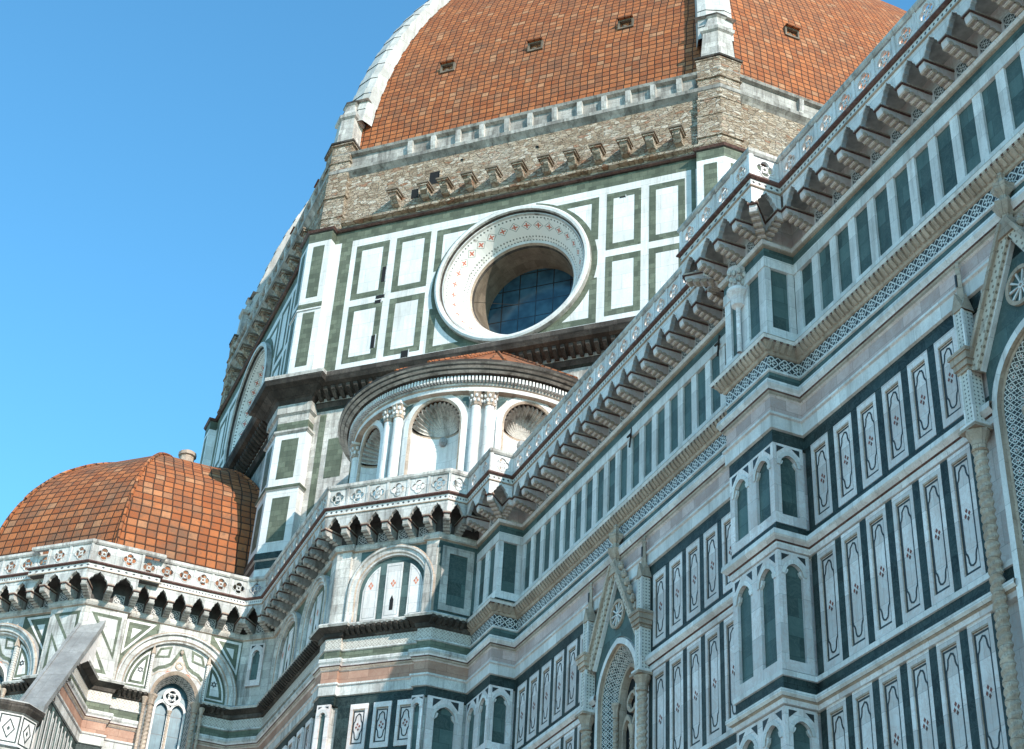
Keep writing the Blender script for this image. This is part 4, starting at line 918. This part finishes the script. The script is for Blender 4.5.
for k_ in FACES:
    fr = face(k_)
    for u0, u1 in ((-8.78, -6.82), (-6.4, -4.4), (5.37, 7.18), (7.6, 9.45)):
        for z0, z1 in ((45.35, 48.95), (49.38, 52.98)):
            b = MB(); rect_ring(b, fr, u0, u1, z0, z1, .35, 0, .012, 'sage'); b.build('framed_panel', drum)
    for a_, c_ in ((-9.75, -9.1), (9.78, 10.0)): b = MB(); b.box(fr, a_, c_, 44.62, 53.45, 0, .012, 'sage'); b.build('green_inlay_strip', drum)
    b = MB()
    # spandrels round the round window
    for su, sz in ((-1, -1), (-1, 1), (1, -1), (1, 1)):
        hu = 4.5; hz_ = 3.82; a = .38
        def arcp(r): return [(OCT + su * r * math.cos(t), OCZ + sz * r * math.sin(t)) for t in [PI / 2 * i / 20 for i in range(21)]]
        # vertical and horizontal green border
        b.box(fr, min(OCT + su * hu, OCT + su * (hu - a)), max(OCT + su * hu, OCT + su * (hu - a)), min(OCZ + sz * 1.2, OCZ + sz * (hz_ + .1)), max(OCZ + sz * 1.2, OCZ + sz * (hz_ + .1)), 0, .012, 'sage')
        b.box(fr, min(OCT + su * (hu - a), OCT + su * 1.9), max(OCT + su * (hu - a), OCT + su * 1.9), min(OCZ + sz * (hz_ - .25), OCZ + sz * (hz_ + .1)), max(OCZ + sz * (hz_ - .25), OCZ + sz * (hz_ + .1)), 0, .011, 'sage')
    A = circ(4.5, 80); B = circ(4.0, 80)
    for i in range(80):
        q = (i + 1) % 80; P4 = [A[i], A[q], B[q], B[i]]
        if max(z for u, z in P4) > 53.4: continue
        b.poly([fr.P(u, z, .016) for u, z in P4], 'sage'); b.poly([fr.P(*A[i], 0), fr.P(*A[q], 0), fr.P(*A[q], .016), fr.P(*A[i], .016)], 'sage')
    b.build('green_border', drum)
    # round window
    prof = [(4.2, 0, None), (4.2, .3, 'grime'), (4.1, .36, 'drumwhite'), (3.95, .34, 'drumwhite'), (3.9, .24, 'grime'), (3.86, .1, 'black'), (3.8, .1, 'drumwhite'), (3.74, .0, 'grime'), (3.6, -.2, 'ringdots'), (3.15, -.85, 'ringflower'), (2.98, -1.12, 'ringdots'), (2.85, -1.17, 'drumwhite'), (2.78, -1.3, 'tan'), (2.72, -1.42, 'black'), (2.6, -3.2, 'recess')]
    b = MB(); n_ = 72
    for (r0, d0, _), (r1, d1, mt) in zip(prof, prof[1:]):
        A, B = circ(r0, n_), circ(r1, n_)
        for i in range(n_):
            q = (i + 1) % n_; L = 2 * PI / n_ * 3.4
            mm = mt if r1 > 0 else mt
            hgt = math.hypot(r0 - r1, d0 - d1)
            b.poly([fr.P(*A[i], d0), fr.P(*A[q], d0), fr.P(*B[q], d1), fr.P(*B[i], d1)], mm, [(i * L, 0), ((i + 1) * L, 0), ((i + 1) * L, hgt), (i * L, hgt)], mt not in ('ringdots', 'ringflower'))
    oc_ = b.build('round_window', drum, 'round window with a wide marble ring of dots and red flowers' if k_ == 'NW' else None)
    b = MB(); b.poly([fr.P(u, z, -3.1) for u, z in circ(2.7, 48)], 'glass'); b.build('glass_pane', drum)
    if k_ == 'NW':
        b = MB(); b.tube([fr.P(OCT - 2.75, OCZ - .1, -1.45), fr.P(OCT - .2, OCZ - .75, -1.6)], .014, 'iron', 5); b.build('tie_bar', drum)
for k_ in ('NW', 'N'):
    fr = face(k_)
    for su in (-1, 1):
        for u0, u1, z0, z1 in ((9.2, 9.55, 30, 42.4), (8.0, 8.9, 35.2, 37.6), (8.0, 8.9, 38.65, 40.9), (7.2, 7.5, 34, 42.4)):
            b = MB(); b.box(fr, min(su * u0, su * u1), max(su * u0, su * u1), z0, z1, 0, .012, 'sage'); b.build('green_inlay_strip', drum)
    b = MB()
    for q in range(46):
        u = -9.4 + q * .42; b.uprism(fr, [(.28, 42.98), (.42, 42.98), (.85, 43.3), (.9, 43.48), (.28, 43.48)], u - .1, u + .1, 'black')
    b.build('cornice_brackets', drum)
# put-log holes and missing slabs
fr = face('NW')
for u, z, w_, h_ in ((-6.95, 50.7, .22, 1.0), (-7.0, 49.25, .5, .2), (-7.1, 48.95, .35, .22), (-7.1, 46.4, .22, .8), (-5.2, 45.25, .4, .45), (-5.85, 56.25, .45, .65), (-4.75, 57.1, .62, .85), (1.2, 57.7, .18, .15), (-3.2, 58.0, .15, .12), (6.2, 52.6, .3, .08)):
    b = MB()
    b.box(fr, u - w_ / 2, u + w_ / 2, z - h_ / 2, z + h_ / 2, -.41 if z > 55 else .013, -.37 if z > 55 else .02, 'dark'); b.box(fr, u + w_ / 2, u + w_ / 2 + .05, z - h_ / 2, z + h_ / 2 + .05, -.4 if z > 55 else 0, -.3 if z > 55 else .03, 'masonry' if z > 55 else 'grey'); b.build('wall_hole', drum)
# corner pilasters: upper marble, lower marble, masonry piers
def corner_line(i, off, w, dep=.2):
    """plan line round corner i (clockwise) of the octagon, standing off the walls"""
    Pv = octo(RC + off / math.cos(PI / 8)); c = Vector(Pv[i]); a = (Vector(octo(RC)[i - 1]) - Vector(octo(RC)[i])).normalized(); b_ = (Vector(octo(RC)[(i + 1) % 8]) - Vector(octo(RC)[i])).normalized()
    na = Vector((c.x - O[0], c.y - O[1])).normalized()
    p0 = c + a * w; p1 = c + b_ * w; k0 = Vector((-(-a).y, (-a).x)); k1 = Vector((-b_.y, b_.x))
    return [tuple(p0 - k0 * (off + dep)), tuple(p0), tuple(c), tuple(p1), tuple(p1 - k1 * (off + dep))]
for i in (6, 7, 0, 1):
    b = MB(); ln = corner_line(i, .45, 1.4)
    b.sweep(ln, [(0, 44.5), (.0, 53.5), (0, 54.1), (.08, 54.16), (.16, 54.28), (-.2, 54.42), (-1.0, 54.42)], ['drumwhite', 'sage', 'black', 'red', 'black', 'masonry'])
    a_, c_, d_ = Vector(ln[1]), Vector(ln[2]), Vector(ln[3])
    for p, q in ((a_, c_), (c_, d_)):
        d = (q - p).normalized(); f_ = Fr((p.x + q.x) / 2, (p.y + q.y) / 2, -d.y, d.x); hw = .34
        for z0, z1 in ((45.35, 48.75), (49.75, 53.2)): b.box(f_, -hw, hw, z0, z1, 0, .012, 'sage')
        b.box(f_, -.7, .7, 49.0, 49.35, 0, .02, 'sage'); b.box(f_, -.7, .7, 48.92, 49.0, 0, .06, 'drumwhite')
    b.build('corner_pilaster', drum)
    b = MB(); ln = corner_line(i, .55, 1.75)
    b.sweep(ln, [(0, 32.3), (0, 34.2), (.1, 34.25), (.1, 34.6), (0, 34.65), (0, 38.0), (.08, 38.05), (.12, 38.2), (0, 38.3), (0, 41.2), (.12, 41.3), (.12, 41.4), (0, 41.5), (0, 41.9), (0, 42.3), (.12, 42.4), (.12, 42.9), (.25, 43.1), (.75, 43.5), (1.0, 43.65), (1.1, 43.9), (1.1, 44.1), (.5, 44.4), (-.2, 44.5)],
            ['white', 'white', 'green', 'white', 'drumwhite', 'white', 'sage', 'white', 'drumwhite', 'grime', 'grime', 'sage', 'sage', 'grime', 'grime', 'grime', 'black', 'black', 'black', 'black', 'grime', 'black', 'black'])
    a_, c_, d_ = Vector(ln[1]), Vector(ln[2]), Vector(ln[3])
    for p, q in ((a_, c_), (c_, d_)):
        d = (q - p).normalized(); f_ = Fr((p.x + q.x) / 2, (p.y + q.y) / 2, -d.y, d.x)
        for z0, z1 in ((35.2, 37.6), (38.65, 40.9)): b.box(f_, -.48, .48, z0, z1, 0, .012, 'sage')
        for z0, z1 in ((33.0, 33.4), (33.8, 34.2)): b.box(f_, -.86, .86, z0, z1, 0, .012, 'green')
    b.build('lower_pilaster', drum)
    b = MB(); ln = corner_line(i, -.1, 1.25, 2.6); z = 54.42; pr = [(0, 54.42)]; ms = []
    for h in (1.2, 1.45, 1.1, 1.5, 1.3):
        e_ = random.uniform(.03, .09); pr += [(random.uniform(-.04, .03), z + h - .12), (e_, z + h - .1), (e_, z + h - .03), (random.uniform(-.05, .02), z + h)]; ms += ['masonry', 'masonry', 'masonry', 'masonry']; z += h
    zt_ = pr[-1][1]; pr += [(.1, zt_ + .05), (.12, zt_ + .15), (-.18, zt_ + .2), (-.3, 63.2), (-.18, 63.3), (-.15, 63.5), (-.34, 63.6), (-.55, 64.5), (-.44, 64.6), (-.44, 64.75), (-.6, 64.9)]
    ms += ['black', 'black', 'grime', 'grime', 'grime', 'grime', 'grime', 'grime', 'grime', 'black', 'black']
    b.sweep(ln, pr, ms)
    b.poly([(q[0], q[1], 64.9) for q in corner_line(i, -.7, 1.25, 2.)], 'grime')
    b.build('masonry_pier', drum)
# stone brackets left from the unfinished gallery, and the stubs above
def make_bracket():
    f = Fr(0, 0, -1, 0); b = MB(); b.uprism(f, [(-.05, -.45), (.3, -.4), (.62, -.1), (.7, .08), (.7, .2), (-.05, .2)], -.2, .2, 'masonry'); b.box(f, -.36, .36, .2, .31, -.05, .84, 'recess', back=True); b.box(f, -.3, .3, .1, .2, -.05, .78, 'masonry', back=True); return b.build('stone_bracket', drum)
def make_stub():
    f = Fr(0, 0, -1, 0); b = MB(); b.uprism(f, [(-.05, -.55), (.14, -.5), (.22, -.3), (.26, .1), (.26, .38), (-.05, .38)], -.14, .14, 'grime'); return b.build('stone_stub', drum)
br0, st0 = make_bracket(), make_stub(); f1 = f2_ = True
for k_ in ('NW', 'W', 'N'):
    fr = face(k_); fi = fr.sub(0, -.38)
    for q, u in enumerate((-7.22, -5.4, -4.24, -2.82, -1.39, .07, 1.56, 3.01, 4.42, 5.91, 7.29, 8.73)):
        o = place(br0, fi, u + .35, 55.95, f1); f1 = False; o.parent = drum
    for q, u in enumerate((-6.49, -5.08, -3.59, -2.17, -.69, .66, 2.08, 3.51, 4.89, 6.23, 7.61, 9.04)):
        o = place(st0, fr.sub(0, -.37), u + .1, 59.65, f2_); f2_ = False; o.parent = drum

# ------------------------------------------------------------------ the great dome
rr_ = lambda z: -10.39 + math.sqrt(1560 - (z - 58) ** 2) - .55
ZS = []; z = 60.2; s_ = 0
while z < 86:
    ZS.append((z, s_)); dz_ = .33 if z < 80 else .6
    s_ += math.hypot(dz_, (rr_(z) - rr_(z + dz_)) * .924); z += dz_
dm = MB()
for f in range(8):
    a0, a1 = R(180 + 22.5 + 45 * f), R(180 + 67.5 + 45 * f); h = math.sin(PI / 8)
    for (z0, s0), (z1, s1) in zip(ZS, ZS[1:]):
        r0, r1 = rr_(z0), rr_(z1)
        p = [(O[0] + r * math.cos(a), O[1] + r * math.sin(a), zz) for r, a, zz in ((r0, a0, z0), (r0, a1, z0), (r1, a1, z1), (r1, a0, z1))]
        dm.poly(p, 'tile', [(f * 60 + 30 - r0 * h, s0), (f * 60 + 30 + r0 * h, s0), (f * 60 + 30 + r1 * h, s1), (f * 60 + 30 - r1 * h, s1)], True)
dome = dm.build('great_dome', root, 'great octagonal dome of orange tiles with white ribs')
for i in (6, 7, 0, 1, 2):
    an = R(180 - 22.5 - 45 * i); ca, sa = math.cos(an), math.sin(an); b = MB()
    def rp(r, w, z): return (O[0] + r * ca - w * sa, O[1] + r * sa + w * ca, z)
    zz = [63.2 + .5 * q for q in range(45)]
    for q, (z0, z1) in enumerate(zip(zz, zz[1:])):
        j_ = .045 if q % 3 == 2 else 0
        r0, r1 = rr_(z0) + .62 + j_, rr_(z1) + .62 + j_; w0 = .95 - .012 * (z0 - 64); w1 = .95 - .012 * (z1 - 64)
        c0, c1 = w0 * .55, w1 * .55
        for ws in (-1, 1):
            b.poly([rp(r0 - .95, ws * w0, z0), rp(r0 - .22, ws * w0, z0), rp(r1 - .22, ws * w1, z1), rp(r1 - .95, ws * w1, z1)], 'rib')
            b.poly([rp(r0 - .22, ws * w0, z0), rp(r0, ws * c0, z0), rp(r1, ws * c1, z1), rp(r1 - .22, ws * w1, z1)], 'rib')
        b.poly([rp(r0, -c0, z0), rp(r0, c0, z0), rp(r1, c1, z1), rp(r1, -c1, z1)], 'rib')
        if q % 3 == 2: b.poly([rp(r0, -c0, z0), rp(r0, c0, z0), rp(r0 - .05, c0, z0 - .05), rp(r0 - .05, -c0, z0 - .05)], 'black')
    b.build('rib', dome)
def make_vent():
    b = MB(); f = Fr(0, 0, -1, 0)
    rect_ring(b, f, -.46, .46, -.32, .34, .1, -.3, .16, 'recess'); b.box(f, -.36, .36, -.22, .24, -.2, -.1, 'dark'); b.box(f, -.46, .46, .34, .4, -.3, .35, 'tile', True); b.blob((.02, .1, -.08), .14, 'recess', (1, 1.2, .8)); return b.build('roof_vent', dome)
v0 = make_vent(); f1 = True
for k_, us in (('NW', (-5.55, 0, 5.5)), ('W', (-5.4, .2, 5.6)), ('N', (-5.5, 0, 5.5))):
    a = FACES[k_]
    for u in us:
        z = 67.2; apo = rr_(z) * math.cos(PI / 8); f_ = Fr(O[0] + apo * math.cos(a), O[1] + apo * math.sin(a), math.cos(a), math.sin(a)); o = place(v0, f_, u, z, f1); f1 = False; o.parent = dome
lan = MB(); lan.lathe(O, [(6, 84), (5.2, 87), (4, 88), (3, 92), (3.2, 98), (.5, 108), (.1, 110)], 'grey', 16); lan.build('lantern', dome)

# ------------------------------------------------------------------ the exedra under the drum
nw = Vector((-1, -1)).normalized(); tr = Vector((1, -1)).normalized()
E = Vector(O) + nw * (AP + .5)
def ep(phi, r, z): d = nw * math.cos(phi) + tr * math.sin(phi); q = E + d * r; return (q.x, q.y, z)
ex = MB(); RW = 5.85; NI = [R(.5 + 41 * k_) for k_ in (-2, -1, 0, 1, 2)]; HA = R(11.2); RN = RW * math.sin(HA); ZSP = 36.42; RISE = 1.18
N_ = 360
for i in range(N_):
    p0, p1 = R(-105 + 210 * i / N_), R(-105 + 210 * (i + 1) / N_); pm = (p0 + p1) / 2
    zb = [30, 30]
    for n_ in NI:
        if abs(pm - n_) < HA:
            zb = [ZSP + RISE * math.sqrt(max(0, 1 - ((p - n_) / HA) ** 2)) for p in (p0, p1)]
    ex.poly([ep(p0, RW, zb[0]), ep(p1, RW, zb[1]), ep(p1, RW, 37.9), ep(p0, RW, 37.9)], 'drumwhite')
    if zb[0] > 31: ex.poly([ep(p0, RW, 30), ep(p1, RW, 30), ep(p1, RW, 32.6), ep(p0, RW, 32.6)], 'drumwhite')
line = [ep(R(105 - 210 * i / 72), RW, 0)[:2] for i in range(73)][::-1]
d0 = Vector(line[1]) - Vector(line[0])
if Vector((-d0.y, d0.x)).dot(Vector(line[0]) - E) < 0: line = line[::-1]
ex.sweep(line, [(0, 37.75), (.32, 37.78), (.34, 37.95), (.4, 38.0), (.42, 38.1), (.3, 38.12), (.3, 38.35), (.7, 38.45), (.85, 38.5), (.88, 38.58), (1.02, 38.62), (1.05, 38.7), (1.15, 38.74), (1.15, 38.86), (1.0, 38.95), (-.2, 39.3)], ['tan', 'drumwhite', 'tan', 'grime', 'drumwhite', 'drumwhite', 'black', 'grime', 'black', 'grime', 'black', 'grime', 'black', 'black', 'tile_small'])
exedra = ex.build('exedra', root, 'round white exedra with shell-headed niches below the drum')
b = MB()
for i in range(150):
    p = R(-104 + 208 * i / 150); hw = R(.38)
    q = [ep(p - hw, RW + .3, 38.14), ep(p + hw, RW + .3, 38.14), ep(p + hw, RW + .62, 38.14), ep(p - hw, RW + .62, 38.14)]; t_ = [(x, y, 38.36) for x, y, _ in q]
    for a_, c_ in ((0, 1), (1, 2), (2, 3), (3, 0)): b.poly([q[a_], q[c_], t_[c_], t_[a_]], 'drumwhite')
    b.poly(q, 'drumwhite')
b.build('dentils', exedra)
b = MB()
for i in range(72):
    p0, p1 = R(-105 + 210 * i / 72), R(-105 + 210 * (i + 1) / 72); r_ = 6.9
    ap_ = E - nw * .3
    for q in range(6):
        def rp2(p, s): x, y, z = ep(p, r_, 38.93); return (x + (ap_.x - x) * s, y + (ap_.y - y) * s, z + 5.3 * s)
        s0, s1 = q / 6, (q + 1) / 6
        b.poly([rp2(p0, s0), rp2(p1, s0), rp2(p1, s1), rp2(p0, s1)], 'tile_small', [(p0 * 5, s0 * 8.5), (p1 * 5, s0 * 8.5), (p1 * 5, s1 * 8.5), (p0 * 5, s1 * 8.5)])
for i in range(15):
    p = R(-98 + 14 * i); x, y, z = ep(p, r_, 38.96); b.tube([(x, y, z), (ap_.x, ap_.y, 44.28)], .07, 'tile_small', 6)
b.build('tiled_roof', exedra)
for n_ in NI:
    b = MB(); d = nw * math.cos(n_) + tr * math.sin(n_); cn = E + d * (RW * math.cos(HA)); f = Fr(cn.x, cn.y, d.x, d.y); s_ = 20
    for i in range(s_):
        t0, t1 = PI * i / s_, PI * (i + 1) / s_
        for z0, z1, m_ in ((32.5, 36.3, 'drumwhite'), (36.3, 36.42, 'tan')):
            b.poly([f.P(RN * math.cos(t0), z0, -.85 * RN * math.sin(t0)), f.P(RN * math.cos(t1), z0, -.85 * RN * math.sin(t1)), f.P(RN * math.cos(t1), z1, -.85 * RN * math.sin(t1)), f.P(RN * math.cos(t0), z1, -.85 * RN * math.sin(t0))], m_, None, True)
    FL = 192; RG = 7
    def sh(al, be):     # fan of flutes springing from the back of the niche
        fl = 1 - .13 * (1 - abs(math.sin(al * 16))) * math.sin(be) ** .7
        r = RN * fl; x = r * math.cos(al) * math.sin(be); zz = RISE * fl * math.sin(al) * math.sin(be); y = -.85 * RN * math.cos(be) * (1 if fl > 0 else 1)
        return f.P(x, ZSP + zz, y)
    for i in range(FL):
        for q in range(RG):
            a0, a1 = PI * i / FL, PI * (i + 1) / FL; b0, b1 = PI / 2 * q / RG, PI / 2 * (q + 1) / RG
            b.poly([sh(a0, b0), sh(a1, b0), sh(a1, b1), sh(a0, b1)], 'grime')
    # sill, moulded frame
    A = lambda k_: [ep(n_ + HA * k_, RW + .0, 32.5)] + [ep(n_ + HA * k_ * math.cos(PI * i / 24), RW, ZSP + (RISE + RN * (k_ - 1)) * math.sin(PI * i / 24)) for i in range(25)] + [ep(n_ - HA * k_, RW, 32.5)]
    def out(pts, o_): return [(x + (x - E.x) / RW * o_, y + (y - E.y) / RW * o_, z) for x, y, z in pts]
    st = [(1.3, 0, None), (1.3, .09, 'drumwhite'), (1.08, .09, 'drumwhite'), (1.0, .03, 'tan'), (1.0, -.05, 'tan')]
    for (k0, o0, _), (k1, o1, m_) in zip(st, st[1:]):
        X, Y = out(A(k0), o0), out(A(k1), o1)
        for x, y, z_, w_ in zip(X, X[1:], Y, Y[1:]): b.poly([x, y, w_, z_], m_)
    x, y, z_ = f.P(0, 36.1, -.8 * RN); b.blob((x, y, z_), .2, 'grey', (1, 1, 1.2))
    b.build('shell_niche', exedra)
for k_ in (-2, -1, 0, 1):
    c = R(21 + 41.2 * k_)
    for q in (-1, 1):
        p = c + q * R(2.75); x, y, _ = ep(p, RW + .12, 0); b = MB()
        b.lathe((x, y), [(.25, 31), (.24, 33), (.215, 37.05)], 'drumwhite', 16); col_ = b.build('half_column', exedra)
        b = MB(); b.lathe((x, y), [(.22, 37.05), (.26, 37.08), (.22, 37.12), (.24, 37.3), (.3, 37.5), (.36, 37.66), (.3, 37.68)], 'tan', 16, lobes=8, amp=.08)
        for i in range(8):
            for zz, r_ in ((37.3, .24), (37.5, .28)): t = 2 * PI * (i + (zz > 37.4) * .5) / 8; b.blob((x + r_ * math.cos(t), y + r_ * math.sin(t), zz), .075, 'drumwhite', (1, 1, 1.3), 6, 4)
        d = nw * math.cos(p) + tr * math.sin(p); f = Fr(x, y, d.x, d.y); b.box(f, -.34, .34, 37.66, 37.78, -.3, .34, 'drumwhite', True); b.build('capital', exedra)
    b = MB(); d = nw * math.cos(c) + tr * math.sin(c); f = Fr(*ep(c, RW + .02, 0)[:2], d.x, d.y)
    for s in (-1, 1): b = MB(); b.prism(f, [(s * .62, 37.6), (s * 1.05, 37.6), (s * .62, 37.05)][::s], 0, .02, 'teal'); b.build('green_triangle', exedra)
